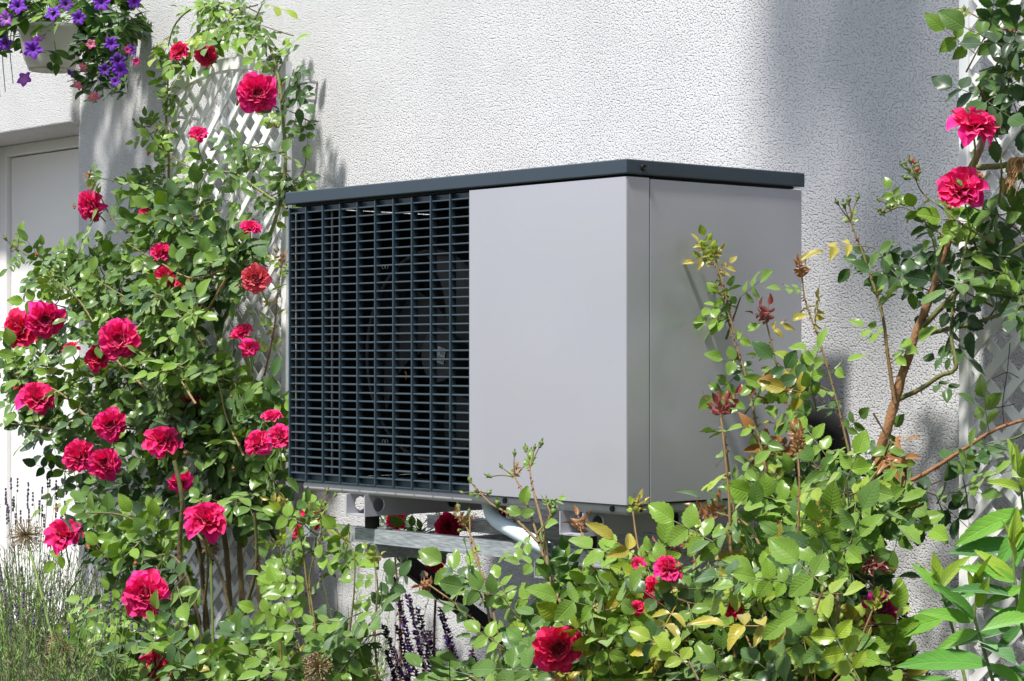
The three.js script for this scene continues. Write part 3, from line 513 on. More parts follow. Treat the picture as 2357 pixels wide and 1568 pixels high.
  for (const b of [
    [592, 213, 0.3, 50, [-0.1, 0.1, 1], 'pink', 0.95], [472, 128, 0.24, 28, [0.2, -0.4, 0.7], 'red'], [410, 116, 0.24, 26, [-0.3, 0.3, 0.7], 'red'], [456, 308, 0.26, 19, [0.3, 0.3, 0.8], 'pink', 0.6],
    [204, 472, 0.48, 38, [-0.2, -0.2, 0.9]], [366, 576, 0.42, 28, [-0.2, 0.7, 0.7]], [378, 632, 0.42, 27, [0.2, 0.4, 0.9], 'red'], [576, 521, 0.34, 27, [0.2, 0.6, 0.6], 'pink', 0.7],
    [585, 640, 0.4, 36, [-0.2, 0.1, 0.9], 'faded'], [103, 737, 0.6, 46, [0.2, -0.1, 0.9]], [40, 757, 0.5, 50, [-0.3, 0.1, 0.9], 'red'], [272, 781, 0.62, 52, [0.1, 0.05, 1], 'pink', 0.9], [222, 822, 0.52, 34, [-0.3, 0.2, 0.9], 'red'], [157, 800, 0.55, 22, [-0.6, 0.5, 0.5], 'red'],
    [555, 762, 0.34, 29, [-0.2, 0.7, 0.6], 'pink', 0.8], [574, 800, 0.34, 24, [0.4, 0.2, 0.8], 'pink', 0.7], [87, 910, 0.62, 47, [0.1, 0.75, 0.6]], [48, 880, 0.55, 22, [-0.5, 0.6, 0.6], 'red'], [253, 978, 0.6, 40, [-0.1, 0.2, 0.95]], [436, 915, 0.42, 24, [0, 0.8, 0.5], 'pink', 0.7],
    [372, 1010, 0.58, 45, [-0.1, 0.5, 0.8]], [176, 1046, 0.62, 42, [-0.2, 0.2, 0.9]], [240, 1066, 0.64, 40, [0.25, 0.05, 0.95]], [648, 1003, 0.62, 34, [0.3, 0.35, 0.8], 'pink', 0.75], [590, 1017, 0.52, 34, [-0.2, 0.5, 0.8]], [414, 1112, 0.6, 26, [0.15, -0.5, 0.8], 'pink', 0.55],
    [625, 958, 0.45, 22, [0.2, 0.8, 0.4], 'pink', 0.6], [330, 487, 0.35, 12, [0, 0.6, 0.7], 'pink', 0.6], [401, 490, 0.35, 13, [0, 0.6, 0.7], 'pink', 0.6], [420, 655, 0.4, 22, [0, 0.3, 0.9], 'red']]) p.bloom(...b);
  for (let i = 0; i < 26; i++) p.bud(P(rr(90, 620), rr(560, 1120), rr(0.45, 0.6)), UP.clone().addScaledVector(rv(), 0.6), rr(0.009, 0.015), rnd() < 0.5 ? 'red' : 'green');
  for (const [x, y, z] of [[170, 478, 0.5], [204, 405, 0.48], [24, 570, 0.5], [82, 590, 0.5], [100, 690, 0.5], [556, 570, 0.34], [640, 290, 0.3], [635, 292, 0.3], [328, 336, 0.3], [340, 355, 0.3], [505, 890, 0.4], [612, 1040, 0.5], [540, 280, 0.3], [545, 240, 0.3], [360, 300, 0.28]]) p.bud(P(x, y, z), UP.clone().addScaledVector(rv(), 0.6), rr(0.009, 0.015), rnd() < 0.45 ? 'red' : 'green');
  p.finish();
}
// ------------------------------------------------------------------ shrub rose in front at lower left
{
  const base = toGround(P(430, 1600, 0.75)), p = new Plant('shrub_rose', 'pink shrub rose with bare brown stems at lower left, beside the lavender', 'rose', base);
  const A = { c0: BROWN, c1: [0.13, 0.14, 0.045] };
  for (const [pts, r0, r1] of [[[[445, 1600], [425, 1420], [413, 1260], [418, 1150], [400, 1060]], 0.011, 0.007], [[[480, 1600], [455, 1430], [430, 1330], [395, 1280], [330, 1290]], 0.008, 0.004], [[[430, 1580], [370, 1470], [320, 1420], [270, 1380]], 0.006, 0.003], [[[500, 1600], [470, 1430], [478, 1300], [470, 1220]], 0.007, 0.004], [[[425, 1400], [370, 1250], [290, 1190], [200, 1180]], 0.006, 0.003], [[[560, 1600], [530, 1420], [500, 1300], [440, 1210]], 0.007, 0.004], [[[600, 1600], [560, 1450], [590, 1300], [585, 1180]], 0.008, 0.005]]) { const q = line(pts, 0.72, 0.8); p.cane([toGround(q[0]), ...q], r0, r1, A); }
  const pal = ['dark', 'mid', 'green', 'deep', 'mid', 'light'];
  p.fill([[190, 1210], [290, 1170], [390, 1210], [380, 1310], [250, 1300], [200, 1290]], 0.62, 0.85, 23, { size: 0.065, pal });
  p.fill([[250, 1330], [420, 1270], [470, 1320], [400, 1400], [430, 1450], [300, 1450], [190, 1420]], 0.65, 0.9, 19, { size: 0.0676, pal: ['green', 'light', 'mid', 'dark'] });
  p.fill([[190, 1440], [420, 1450], [440, 1568], [270, 1580], [210, 1520]], 0.7, 1, 22, { size: 0.0715, pal });
  p.fill([[430, 1490], [640, 1450], [680, 1600], [430, 1600]], 0.6, 0.95, 23, { size: 0.0715, pal: ['mid', 'dark', 'green', 'light', 'gold'] });
  for (const [x, y, tx, ty] of [[165, 1160, 130, 1165], [150, 1270, 132, 1285], [180, 1430, 160, 1437], [265, 1440, 265, 1475]]) { const a = P(x, y, 0.86), b = P(tx, ty, 0.88); p.leaf(a, b.sub(a), TOCAM.clone().add(V(0, 0.5, 0)).addScaledVector(rv(), 0.3), 0.055, 'light'); }
  p.bloom(476, 1190, 0.82, 53, [0.05, 0.75, 0.65]); p.bloom(147, 1226, 0.9, 49, [0.1, 0.55, 0.8]); p.bloom(331, 1366, 0.95, 60, [0, 0.3, 0.9], 'pink', 0.98); p.bloom(364, 1531, 0.95, 46, [0.2, 0.3, 0.8], 'red');
  p.bud(P(203, 1262, 0.9), V(-0.6, 0.5, 0), 0.014, 'red'); p.bud(P(311, 1303, 0.9), V(-0.2, 1, 0), 0.014, 'red'); p.bud(P(212, 1408, 0.9), V(-1, 0.3, 0), 0.013, 'red'); p.bud(P(130, 1175, 0.9), V(-0.4, 0.9, 0), 0.013, 'red');
  p.finish();
}
// ------------------------------------------------------------------ loose rose shoots under the left end of the heat pump
{
  const base = toGround(P(740, 1600, 1.0)), p = new Plant('rose_bush', 'loose rose bush with tall thin shoots under the left end of the heat pump', 'rose', base, 'rose bushes below the heat pump');
  const g = { c0: REDC, c1: GREENC };
  for (const [pts, tip] of [[[[745, 1600], [725, 1480], [705, 1340], [690, 1230], [660, 1160]], 'lime'], [[[730, 1600], [725, 1450], [712, 1330], [738, 1230], [735, 1170]], 'buds'], [[[800, 1600], [802, 1480], [815, 1350], [812, 1270], [790, 1240]], 'lime'], [[[870, 1600], [862, 1450], [868, 1350], [860, 1290]], 'lime'], [[[650, 1600], [645, 1450], [655, 1330], [640, 1250]], 'lime']]) { const q = line(pts, 0.98); p.cane([toGround(q[0]), ...q], 0.005, 0.0018, { ...g, tip, leaf: { from: 0.3, step: 0.09252, size: 0.065, pal: ['mid', 'green', 'dark', 'light'], tipPal: ['lime', 'light', 'green'] } }); }
  p.fill([[660, 1430], [760, 1410], [850, 1500], [860, 1620], [660, 1620]], 0.85, 1.12, 16, { size: 0.0702, pal: ['mid', 'dark', 'green', 'light'] });
  p.fill([[660, 1170], [760, 1180], [740, 1290], [650, 1280]], 0.85, 1.0, 5, { size: 0.0546, pal: ['light', 'green', 'mid'] });
  p.bloom(726, 1188, 0.86, 32, [0.3, 0.3, 0.8], 'red'); p.bloom(683, 1224, 0.86, 20, [-0.3, 0.3, 0.8], 'red');
  p.finish();
}
{
  const base = toGround(P(960, 1300, 0.3)), p = new Plant('rose_bush', 'dark red rose half hidden behind the galvanised rail under the heat pump', 'rose', base, 'rose bushes below the heat pump');
  for (const pts of [[[920, 1420], [910, 1300], [905, 1215]], [[1000, 1420], [1010, 1300], [1025, 1220]]]) { const q = line(pts, 0.3); p.cane([toGround(q[0]), ...q], 0.005, 0.003, { c0: BROWN }); }
  p.fill([[880, 1195], [1060, 1190], [1060, 1260], [880, 1240]], 0.2, 0.4, 5, { size: 0.065, pal: ['dark', 'deep', 'mid'] });
  p.bloom(1032, 1212, 0.42, 36, [0.2, 0.2, 0.9], 'red'); p.bloom(908, 1200, 0.42, 26, [-0.4, 0.2, 0.9], 'red'); p.bloom(1000, 1303, 0.42, 22, [0, -0.2, 0.9], 'red');
  p.finish();
}
// ------------------------------------------------------------------ big rose bush in front of the heat pump
{
  const base = toGround(P(1500, 1650, 1.1)), p = new Plant('rose_bush', 'dense rose bush with green buds in front of the heat pump', 'rose', base, 'rose bushes below the heat pump');
  const g = { c0: [0.17, 0.13, 0.05], c1: [0.26, 0.16, 0.06] }, leaf = { from: 0.25, step: 0.07673, size: 0.06854, pal: ['green', 'mid', 'light', 'light'], tipPal: ['lime', 'light', 'green'] };
  for (const [pts, tip, r] of [
    [[[1330, 1600], [1300, 1420], [1262, 1320], [1235, 1230], [1205, 1140], [1180, 1090]], 'buds', 0.008], [[[1262, 1320], [1250, 1220], [1225, 1120], [1217, 1070]], 'buds', 0.005], [[[1240, 1250], [1180, 1190], [1130, 1160], [1100, 1130]], 'buds', 0.004], [[[1235, 1230], [1265, 1190], [1258, 1160]], 'bud', 0.003],
    [[[1150, 1600], [1130, 1450], [1112, 1350], [1090, 1250], [1068, 1205]], 'buds', 0.006], [[[1150, 1480], [1120, 1350], [1085, 1260], [1080, 1185]], 'bud', 0.004], [[[1200, 1600], [1140, 1480], [1060, 1400], [985, 1345]], 'bronze', 0.004],
    [[[1420, 1600], [1400, 1450], [1375, 1330], [1345, 1260], [1335, 1215]], 'bronze', 0.006], [[[1480, 1600], [1500, 1400], [1470, 1270], [1455, 1170]], 'lime', 0.006], [[[1560, 1600], [1535, 1480], [1532, 1340], [1530, 1255]], 'red', 0.006],
    [[[1690, 1600], [1690, 1450], [1682, 1300], [1678, 1150], [1665, 1010], [1658, 950]], 'red', 0.008], [[[1760, 1600], [1795, 1450], [1830, 1290], [1840, 1120], [1835, 1030]], 'bronze', 0.006], [[[1640, 1600], [1605, 1500], [1560, 1430], [1500, 1395]], 'bronze', 0.005], [[[1850, 1600], [1880, 1480], [1900, 1380], [1940, 1330], [1985, 1300]], 'red', 0.006], [[[1900, 1600], [1950, 1530], [1990, 1450], [2010, 1400]], 'lime', 0.005], [[[1770, 1600], [1745, 1480], [1760, 1400], [1775, 1330]], 'buds', 0.005], [[[1400, 1600], [1440, 1480], [1430, 1400], [1400, 1370]], 'buds', 0.005], [[[1600, 1600], [1620, 1480], [1610, 1350], [1590, 1250]], 'lime', 0.005], [[[1720, 1600], [1730, 1500], [1700, 1420], [1720, 1350]], 'bronze', 0.004], [[[1580, 1600], [1575, 1530], [1610, 1470], [1650, 1440]], 'bronze', 0.004], [[[1830, 1600], [1850, 1500], [1830, 1430], [1800, 1400]], 'lime', 0.004], [[[1320, 1600], [1330, 1500], [1290, 1430], [1270, 1390]], 'bronze', 0.004], [[[1740, 1400], [1760, 1300], [1720, 1210], [1650, 1180]], 'bronze', 0.004], [[[1900, 1500], [1930, 1400], [1900, 1290], [1870, 1220]], 'lime', 0.005]]) {
    const q = line(pts, 1.12, 1.05); if (pts[0][1] === 1600) q.unshift(toGround(q[0]));
    p.cane(q, r, 0.002, { ...g, tip, leaf: { ...leaf, from: q.length > pts.length ? 0.3 : 0.05, to: tip === 'buds' || tip === 'bud' ? (q.length > pts.length ? 0.72 : 0.4) : 0.9, size: tip === 'buds' || tip === 'bud' ? 0.055 : 0.066, step: 0.095 } });
  }
  const pal = ['green', 'light', 'mid', 'mid', 'light', 'dark', 'lime', 'green', 'mid', 'gold', 'dark'];
  p.fill([[1040, 1570], [1120, 1500], [1190, 1470], [1260, 1480], [1280, 1620], [1020, 1620]], 1, 1.3, 14, { size: 0.06552, pal: ['green', 'mid', 'light', 'dark'] });
  p.fill([[1230, 1500], [1330, 1420], [1400, 1390], [1400, 1620], [1260, 1620]], 1, 1.35, 18, { size: 0.07056, pal });
  p.fill([[1390, 1370], [1480, 1270], [1560, 1290], [1640, 1330], [1640, 1420], [1500, 1500], [1390, 1400]], 0.95, 1.2, 20, { size: 0.06397, pal });
  p.fill([[1380, 1380], [1700, 1330], [1900, 1330], [1960, 1600], [1380, 1600]], 0.95, 1.35, 39, { size: 0.06854, pal: [...pal, 'lime'] });
  p.fill([[1620, 1330], [1750, 1250], [1900, 1250], [1980, 1290], [1990, 1420], [1640, 1400]], 0.75, 1.1, 25, { size: 0.06283, pal });
  p.fill([[1880, 1400], [2040, 1420], [2090, 1600], [1880, 1600]], 0.8, 1.1, 13, { size: 0.06283, pal: [...pal, 'lime'] });
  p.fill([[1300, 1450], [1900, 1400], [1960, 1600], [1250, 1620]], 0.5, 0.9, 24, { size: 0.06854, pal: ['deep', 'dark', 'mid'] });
  p.fill([[1060, 1290], [1130, 1250], [1330, 1240], [1330, 1370], [1080, 1400]], 1.0, 1.2, 8, { size: 0.062, pal: ['green', 'mid', 'light', 'dark'], per: 2 });
  p.bloom(1287, 1495, 1.36, 60, [0.1, -0.1, 1], 'red', 0.95); p.bloom(1543, 1305, 1.18, 38, [0.1, 0.6, 0.7]); p.bloom(1510, 1358, 1.16, 36, [-0.2, 0.2, 0.9], 'red');
  p.bloom(2030, 1400, 0.98, 46, [0.2, 0.1, 0.9], 'magenta'); p.bloom(1998, 1440, 0.96, 34, [-0.2, -0.2, 0.9], 'magenta'); p.bloom(1915, 1495, 1.0, 36, [-0.1, 0.2, 0.9], 'magenta'); p.bloom(1690, 1400, 1.2, 24, [0, 0.2, 0.9], 'red', 0.7); p.bloom(1465, 1400, 1.25, 20, [-0.2, 0.3, 0.9], 'red', 0.7); p.bloom(1468, 1300, 1.1, 18, [-0.3, 0.5, 0.6], 'pink', 0.6);
  for (const [x, y, k] of [[1565, 1312, 'red'], [1430, 1330, 'green'], [1480, 1330, 'green'], [1725, 1330, 'green'], [1590, 1450, 'green'], [1670, 1390, 'green'], [1270, 1185, 'green'], [1145, 1165, 'green']]) p.bud(P(x, y, 1.3), UP.clone().addScaledVector(rv(), 0.4), 0.014, k);
  p.finish();
}
// ------------------------------------------------------------------ thorny young shoots beside the unit
{
  const base = toGround(P(1850, 1500, 0.62)), p = new Plant('rose_bush', 'thorny upright rose shoots with few leaves against the silver side panel', 'rose', base, 'rose bushes below the heat pump');
  const o = { c0: [0.22, 0.15, 0.06], c1: [0.2, 0.17, 0.05], thorns: 0.012, thornColor: [0.2, 0.03, 0.03] };
  const lf = { from: 0.35, step: 0.055, size: 0.054, pal: ['dark', 'green', 'mid', 'light'], tipPal: ['light', 'gold', 'green'] };
  for (const [pts, tip, z, r] of [
    [[[1800, 1330], [1770, 1120], [1742, 985], [1712, 850], [1683, 765], [1663, 680], [1647, 590]], 'lime', 0.66, 0.0065], [[[1690, 770], [1660, 640], [1640, 595]], 'lime', 0.67, 0.003], [[[1890, 1330], [1840, 1130], [1818, 960], [1785, 830], [1762, 735]], 'red', 0.6, 0.0055],
    [[[2000, 1250], [1965, 1090], [1930, 940], [1888, 790], [1853, 690], [1845, 630]], 'bronze', 0.42, 0.006], [[[1950, 1300], [1900, 1100], [1850, 1060], [1825, 1040]], 'bronze', 0.6, 0.005], [[[1720, 1350], [1690, 1180], [1672, 1040], [1658, 945]], 'red', 0.82, 0.005]]) { const q = line(pts, z); p.cane(pts.length > 3 ? [toGround(q[0]), ...q] : q, r, 0.002, { ...o, tip, leaf: pts.length > 3 ? lf : { ...lf, from: 0.2, size: 0.0455 } }); }
  p.fill([[1640, 640], [1720, 650], [1720, 720], [1640, 720]], 0.62, 0.7, 2, { size: 0.0468, pal: ['green', 'light'], per: 2 });
  p.fill([[1680, 880], [1880, 800], [1930, 1100], [1700, 1130]], 0.55, 0.75, 9, { size: 0.0572, pal: ['dark', 'green', 'light', 'lime', 'gold', 'bronze'] });
  p.fill([[1760, 1110], [1980, 1090], [1990, 1180], [1760, 1230]], 0.5, 0.8, 15, { size: 0.065, pal: ['dark', 'mid', 'green', 'light', 'lime'] });
  for (const [x, y, nx, ny, pal] of [[1690, 870, 1655, 900, 'green'], [1665, 730, 1635, 735, 'light']]) { const a = P(x, y, 0.68), b = P(nx, ny, 0.69); p.leaf(a, b.sub(a), TOCAM.clone().add(V(0, 0.4, 0)), 0.052, pal); }
  p.finish();
}
// ------------------------------------------------------------------ climbing rose at the right
{
  const base = toGround(P(1880, 1500, 0.4)), p = new Plant('climbing_rose', 'climbing rose with a thick brown trunk at the right lattice trellis', 'rose', base);
  const bark = { c0: [0.42, 0.2, 0.07], c1: [0.27, 0.15, 0.08], rough: 0.13, rad: 10, thorns: 0.03 };
  const lf = { from: 0.2, step: 0.07673, size: 0.0748, pal: ['dark', 'deep', 'mid', 'dark', 'green'] };
  { const q = line([[1870, 1490], [1935, 1330], [1965, 1230], [1995, 1120], [2045, 980], [2075, 870], [2112, 760], [2150, 660], [2180, 560], [2200, 470], [2230, 400], [2258, 340], [2262, 300]], 0.4, 0.16); p.cane([toGround(q[0]), ...q], 0.0165, 0.0085, bark); }
  const gr = { c0: [0.17, 0.16, 0.05], c1: [0.13, 0.17, 0.05] };
  p.cane(line([[2112, 765], [2160, 715], [2200, 675], [2260, 625], [2330, 580], [2400, 540]], 0.28, 0.2), 0.0075, 0.005, { ...gr, leaf: { ...lf, step: 0.09, size: 0.066 } });
  p.cane(line([[2115, 775], [2170, 760], [2240, 745], [2330, 715], [2400, 700]], 0.28, 0.2), 0.006, 0.004, { ...gr, leaf: { ...lf, step: 0.12, size: 0.062 } });
  p.cane(line([[2068, 920], [2120, 895], [2165, 865], [2200, 850], [2190, 780], [2195, 700], [2215, 610], [2228, 540]], 0.3, 0.24), 0.0065, 0.003, { ...gr, leaf: { ...lf, step: 0.11, size: 0.05 } });
  p.cane(line([[1890, 1240], [1960, 1185], [2050, 1130], [2130, 1090], [2210, 1040], [2290, 990], [2380, 960]], 0.5, 0.3), 0.0065, 0.004, { c0: [0.3, 0.14, 0.06], thorns: 0.012, leaf: { ...lf, size: 0.066, step: 0.13 } });
  p.cane(line([[2250, 385], [2300, 382], [2350, 372], [2400, 350]], 0.2, 0.18), 0.008, 0.007, gr);
  p.cane(line([[2300, 470], [2305, 380], [2292, 320], [2270, 300]], 0.22, 0.26), 0.003, 0.002, gr);
  p.cane(line([[2290, 560], [2220, 520], [2170, 480], [2120, 440], [2105, 405]], 0.28, 0.32), 0.003, 0.0016, { ...gr, tip: 'buds', leaf: { from: 0.3, step: 0.06394, size: 0.04896, pal: ['green', 'light', 'mid'] } });
  p.cane(line([[2200, 560], [2140, 520], [2090, 480], [2055, 475]], 0.3, 0.34), 0.003, 0.0016, { ...gr, tip: 'buds', leaf: { from: 0.3, step: 0.06394, size: 0.04896, pal: ['green', 'light', 'mid'] } });
  p.cane(line([[2060, 930], [2045, 830], [2030, 720], [2005, 640], [1985, 580], [1965, 530], [1955, 500]], 0.34, 0.36), 0.0055, 0.002, { c0: [0.22, 0.12, 0.05], c1: [0.16, 0.18, 0.05], thorns: 0.012, tip: 'buds', leaf: { from: 0.2, to: 0.95, step: 0.07673, size: 0.05848, pal: ['light', 'green', 'mid', 'dark'], tipPal: ['gold', 'lime'] } });
  p.cane(line([[2400, 130], [2350, 80], [2290, 60], [2225, 25]], 0.26), 0.004, 0.0016, { c0: REDC, tip: 'bud', leaf: { step: 0.12, size: 0.06, pal: ['dark', 'mid', 'deep'] } });
  const pal = ['dark', 'deep', 'mid', 'dark', 'green', 'mid'];
  p.fill([[2265, -10], [2380, -10], [2380, 230], [2310, 210], [2270, 130]], 0.16, 0.3, 6, { size: 0.07, pal });
  p.fill([[2190, 215], [2310, 205], [2320, 250], [2190, 250]], 0.22, 0.3, 3, { size: 0.058, pal, per: 2 });
  p.fill([[2240, 490], [2380, 450], [2380, 580], [2250, 580]], 0.15, 0.22, 5, { size: 0.066, pal: [...pal, 'light'] });
  p.fill([[2090, 580], [2190, 540], [2200, 680], [2090, 680]], 0.24, 0.36, 4, { size: 0.064, pal, per: 2 });
  p.fill([[2200, 620], [2380, 620], [2380, 730], [2250, 740]], 0.2, 0.36, 4, { size: 0.066, pal, per: 2 });
  p.fill([[2070, 1050], [2330, 990], [2330, 1130], [2080, 1200]], 0.26, 0.45, 6, { size: 0.062, pal, per: 2 });
  p.fill([[1970, 1150], [2080, 1150], [2060, 1230], [1990, 1270]], 0.36, 0.5, 6, { size: 0.064, pal: ['mid', 'green', 'dark', 'light'] });
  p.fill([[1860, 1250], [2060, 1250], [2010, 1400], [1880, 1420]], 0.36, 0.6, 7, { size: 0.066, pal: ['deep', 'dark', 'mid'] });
  p.fill([[2010, 570], [2150, 540], [2200, 600], [2190, 760], [2040, 760]], 0.2, 0.28, 4, { size: 0.056, pal: ['mid', 'green', 'dark', 'light'], per: 2 });
  p.fill([[2250, 560], [2380, 540], [2380, 700], [2260, 690]], 0.15, 0.24, 4, { size: 0.06, pal: ['mid', 'green', 'dark', 'light'], per: 2 });
  p.fill([[1960, 1060], [2060, 1000], [2120, 1080], [2040, 1180], [1960, 1160]], 0.3, 0.45, 6, { size: 0.055, pal: ['mid', 'green', 'light', 'bronze'], per: 2 });
  p.bloom(2247, 276, 0.36, 60, [0.05, 0.8, 0.55], 'pink', 0.9); p.bloom(2213, 425, 0.38, 62, [-0.15, 0.4, 0.85], 'pink', 0.95);
  for (const [x, y] of [[2105, 373], [2092, 410], [2115, 395], [2080, 470], [2050, 480], [2190, 480], [2262, 408], [2212, 425]]) p.bud(P(x, y, 0.42), V(-0.6, 0.4, 0.2).addScaledVector(rv(), 0.3), 0.012, rnd() < 0.35 ? 'red' : 'green');
  p.finish();
}
{ // wires on the right trellis
  const w = [[[2325, 790], [2318, 860], [2308, 930], [2312, 985]], [[2285, 872], [2318, 858], [2345, 870]], [[2280, 940], [2310, 936], [2335, 930]]].map((q) => { const g = stemGeo(line(q, 0.137), 0.0011, 0.0011, { rad: 5, seg: 12, c0: [0.1, 0.07, 0.06], rough: 0 }); delete g.curve; return g.toNonIndexed(); });
  tag(part('garden_wire', mergeGeometries(w), MSTEM, scene), 'thin dark garden wire tied on the right trellis', 'wire');
}
{ // twine
  const a = P(2340, 380, 0.24), ps = [];
  for (let i = 0; i < 5; i++) ps.push(new THREE.TorusGeometry(0.016 + 0.002 * rnd(), 0.0028, 6, 18).rotateY(R(70 + rr(-12, 12))).rotateZ(rr(-0.3, 0.3)).translate(a.x + rr(-0.012, 0.012), a.y, a.z));
  for (let i = 0; i < 50; i++) { const s = a.clone().add(V(rr(-0.012, 0.012), rr(-0.02, 0), 0.01)); ps.push(cylBetween(s, s.clone().add(V(rr(-0.03, 0.02), rr(-0.06, -0.01), rr(0, 0.03))), 0.0007, 4)); }
  tag(part('garden_twine', merge(ps), M.jute, scene), 'frayed brown twine tying a cane to the right trellis', 'twine');
}
// ------------------------------------------------------------------ lance-leaved perennials at lower right
const lance = Object.fromEntries(['green', 'light', 'lime', 'mid'].map((k) => [k, [0, 1, 2].map((i) => colored(bladeGeo(1, 0.29, { fold: 0.3, curl: 0.05 + 0.14 * i, serr: 0.03, n: 22, shape: 0.75, wave: 0.01, tip: 0 }), { green: [0.095, 0.33, 0.016], light: [0.17, 0.43, 0.02], lime: [0.34, 0.52, 0.02], mid: [0.05, 0.21, 0.016] }[k]))]));
function perennial(label, stem, z, leaves, n, r0 = 0.006) {
  const q = line(stem, z), base = toGround(q[0]), p = new Plant('phlox', label, 'plant', base, 'lance leaved perennials at lower right');
  const cv = p.cane([base.clone(), ...q], r0, 0.003, { c0: [0.16, 0.24, 0.06], thorns: 0, rough: 0.02 });
  for (const [x, y, tx, ty, k, nz = 1.1] of leaves) { const a = P(x, y, z), b = P(tx, ty, z + rr(0.02, 0.1)); const d = b.clone().sub(a); p.leaf(a, d, UP.clone().multiplyScalar(0.9).addScaledVector(TOCAM, nz).addScaledVector(rv(), 0.15), d.length(), null, pick(lance[k])); }
  for (let i = 0; i < n; i++) { const t = 0.45 + (0.52 * i) / n, pt = cv.getPointAt(t), az = i * 1.7 + rr(-0.3, 0.3); p.leaf(pt, V(Math.cos(az), rr(0.0, 0.5), Math.sin(az)), UP.clone().addScaledVector(TOCAM, 0.3).addScaledVector(rv(), 0.2), rr(0.13, 0.2) * (t > 0.85 ? 0.7 : 1), null, pick(lance[pick(['green', 'light', 'mid', 'green'])])); }
  const e = q[q.length - 1], d = q[q.length - 1].clone().sub(q[q.length - 2]).normalize();
  for (let i = 0; i < 6; i++) p.leaf(e.clone(), d.clone().addScaledVector(rv(), 0.35), rv(), rr(0.05, 0.1), null, pick(lance.lime));
  p.finish(MSOFT);
}
perennial('bright green lance leaved plant, its tip lowest and farthest left before the wall', [[2230, 1620], [2205, 1500], [2185, 1420], [2168, 1366]], 0.92, [[2168, 1366, 2105, 1293, 'light'], [2176, 1423, 2015, 1462, 'light'], [2242, 1430, 2121, 1398, 'light'], [2165, 1360, 2195, 1280, 'lime'], [2175, 1400, 2235, 1345, 'green'], [2172, 1385, 2220, 1370, 'mid']], 4);
perennial('bright green lance leaved plant, the middle stem in front of the lattice', [[2300, 1640], [2275, 1533], [2252, 1455], [2243, 1420], [2248, 1370]], 1.0, [[2252, 1455, 2139, 1492, 'light'], [2275, 1533, 2057, 1494, 'green'], [2253, 1455, 2360, 1398, 'light'], [2243, 1425, 2170, 1340, 'green'], [2250, 1400, 2275, 1330, 'lime'], [2275, 1533, 2350, 1560, 'light'], [2262, 1490, 2330, 1490, 'mid']], 5);
perennial('bright green lance leaved plant, the tallest at the right edge', [[2390, 1640], [2370, 1500], [2347, 1420], [2336, 1335], [2332, 1270]], 0.95, [[2336, 1337, 2250, 1259, 'lime'], [2356, 1352, 2262, 1390, 'light'], [2338, 1340, 2225, 1288, 'light'], [2345, 1400, 2270, 1430, 'green'], [2350, 1440, 2290, 1500, 'mid'], [2335, 1300, 2338, 1240, 'lime'], [2350, 1430, 2380, 1330, 'light']], 6);
perennial('bright green lance leaved plant with two long leaves over the trellis post', [[2420, 1640], [2400, 1400], [2375, 1250], [2358, 1180], [2348, 1110]], 0.85, [[2360, 1181, 2178, 1231, 'light'], [2345, 1256, 2178, 1268, 'mid'], [2365, 1200, 2290, 1310, 'green'], [2352, 1130, 2300, 1095, 'lime'], [2350, 1120, 2360, 1060, 'lime'], [2370, 1240, 2330, 1300, 'green']], 5);
// ------------------------------------------------------------------ lavender, seed heads, sage
function lavender(label, x0, x1, ytop, ybot, z, n, flowers) {
  const base = toGround(P((x0 + x1) / 2, ybot, z)), o = thing('lavender', label, 'lavender', base.toArray(), 'lavender clumps by the wall'), st = [], fl = [], H = P((x0 + x1) / 2, ytop, z).y, W = P(x1, ytop, z).x - P(x0, ytop, z).x;
  for (let i = 0; i < n; i++) {
    const a = V(rr(-0.5, 0.5) * W * 0.6, 0, rr(-0.12, 0.12)), tall = rnd() < 0.17, h = H * (tall ? rr(0.72, 1.04) : rr(0.25, 0.66)), e = V(a.x * 1.7 + rr(-0.12, 0.12), h, a.z * 1.8 + rr(-0.06, 0.06));
    const c = pick([[0.19, 0.32, 0.08], [0.24, 0.4, 0.08], [0.28, 0.36, 0.16], [0.2, 0.2, 0.12]]), m = a.clone().lerp(e, 0.5).add(V(rr(-0.03, 0.03), 0.02, rr(-0.02, 0.02)));
    const g = stemGeo([a, m, e], 0.0016, 0.0009, { seg: 5, rad: 4, c0: c }), cv = g.curve; delete g.curve; st.push(g.toNonIndexed());
    if (!tall || rnd() < 0.6) for (let k = 0; k < 12; k++) { const t = rr(0.35, tall ? 0.75 : 0.99), l = rr(0.018, 0.035), b = colored(bladeGeo(l, 0.0036, { serr: 0, n: 3, curl: 0.1, wave: 0 }), c.map((q) => q * rr(0.8, 1.4))); b.applyQuaternion(basis(V(rr(-1, 1), rr(0.4, 1.4), rr(-1, 1)), rv())).translate(...cv.getPointAt(t).toArray()); st.push(b.toNonIndexed()); }
    if (tall && rnd() < flowers) for (let k = 0; k < 5; k++) { const s = new THREE.SphereGeometry(0.0042, 6, 5).scale(1, 1.3, 1).translate(e.x + rr(-0.002, 0.002), e.y - k * rr(0.008, 0.013), e.z); fl.push(colored(s, pick([[0.08, 0.07, 0.11], [0.1, 0.09, 0.12], [0.12, 0.08, 0.2]])).toNonIndexed()); }
  }
  part('stems', mergeGeometries(st), MSTEM, o).userData.kind = 'stuff';
  if (fl.length) part('flower_spikes', mergeGeometries(fl), MSTEM, o).userData.kind = 'stuff';
}
lavender('tall grey green lavender in front of the white door', -20, 150, 1110, 1640, 0.55, 330, 0.9);
lavender('grey lavender clump between the door edge and the shrub rose', 175, 330, 1200, 1560, 0.3, 170, 0.7);
lavender('thin sparse lavender stalks against the wall below the bracket', 640, 940, 1270, 1560, 0.25, 75, 0.3);
lavender('low green lavender in the bottom left corner of the photo', -60, 130, 1330, 1700, 1.25, 260, 0.4);
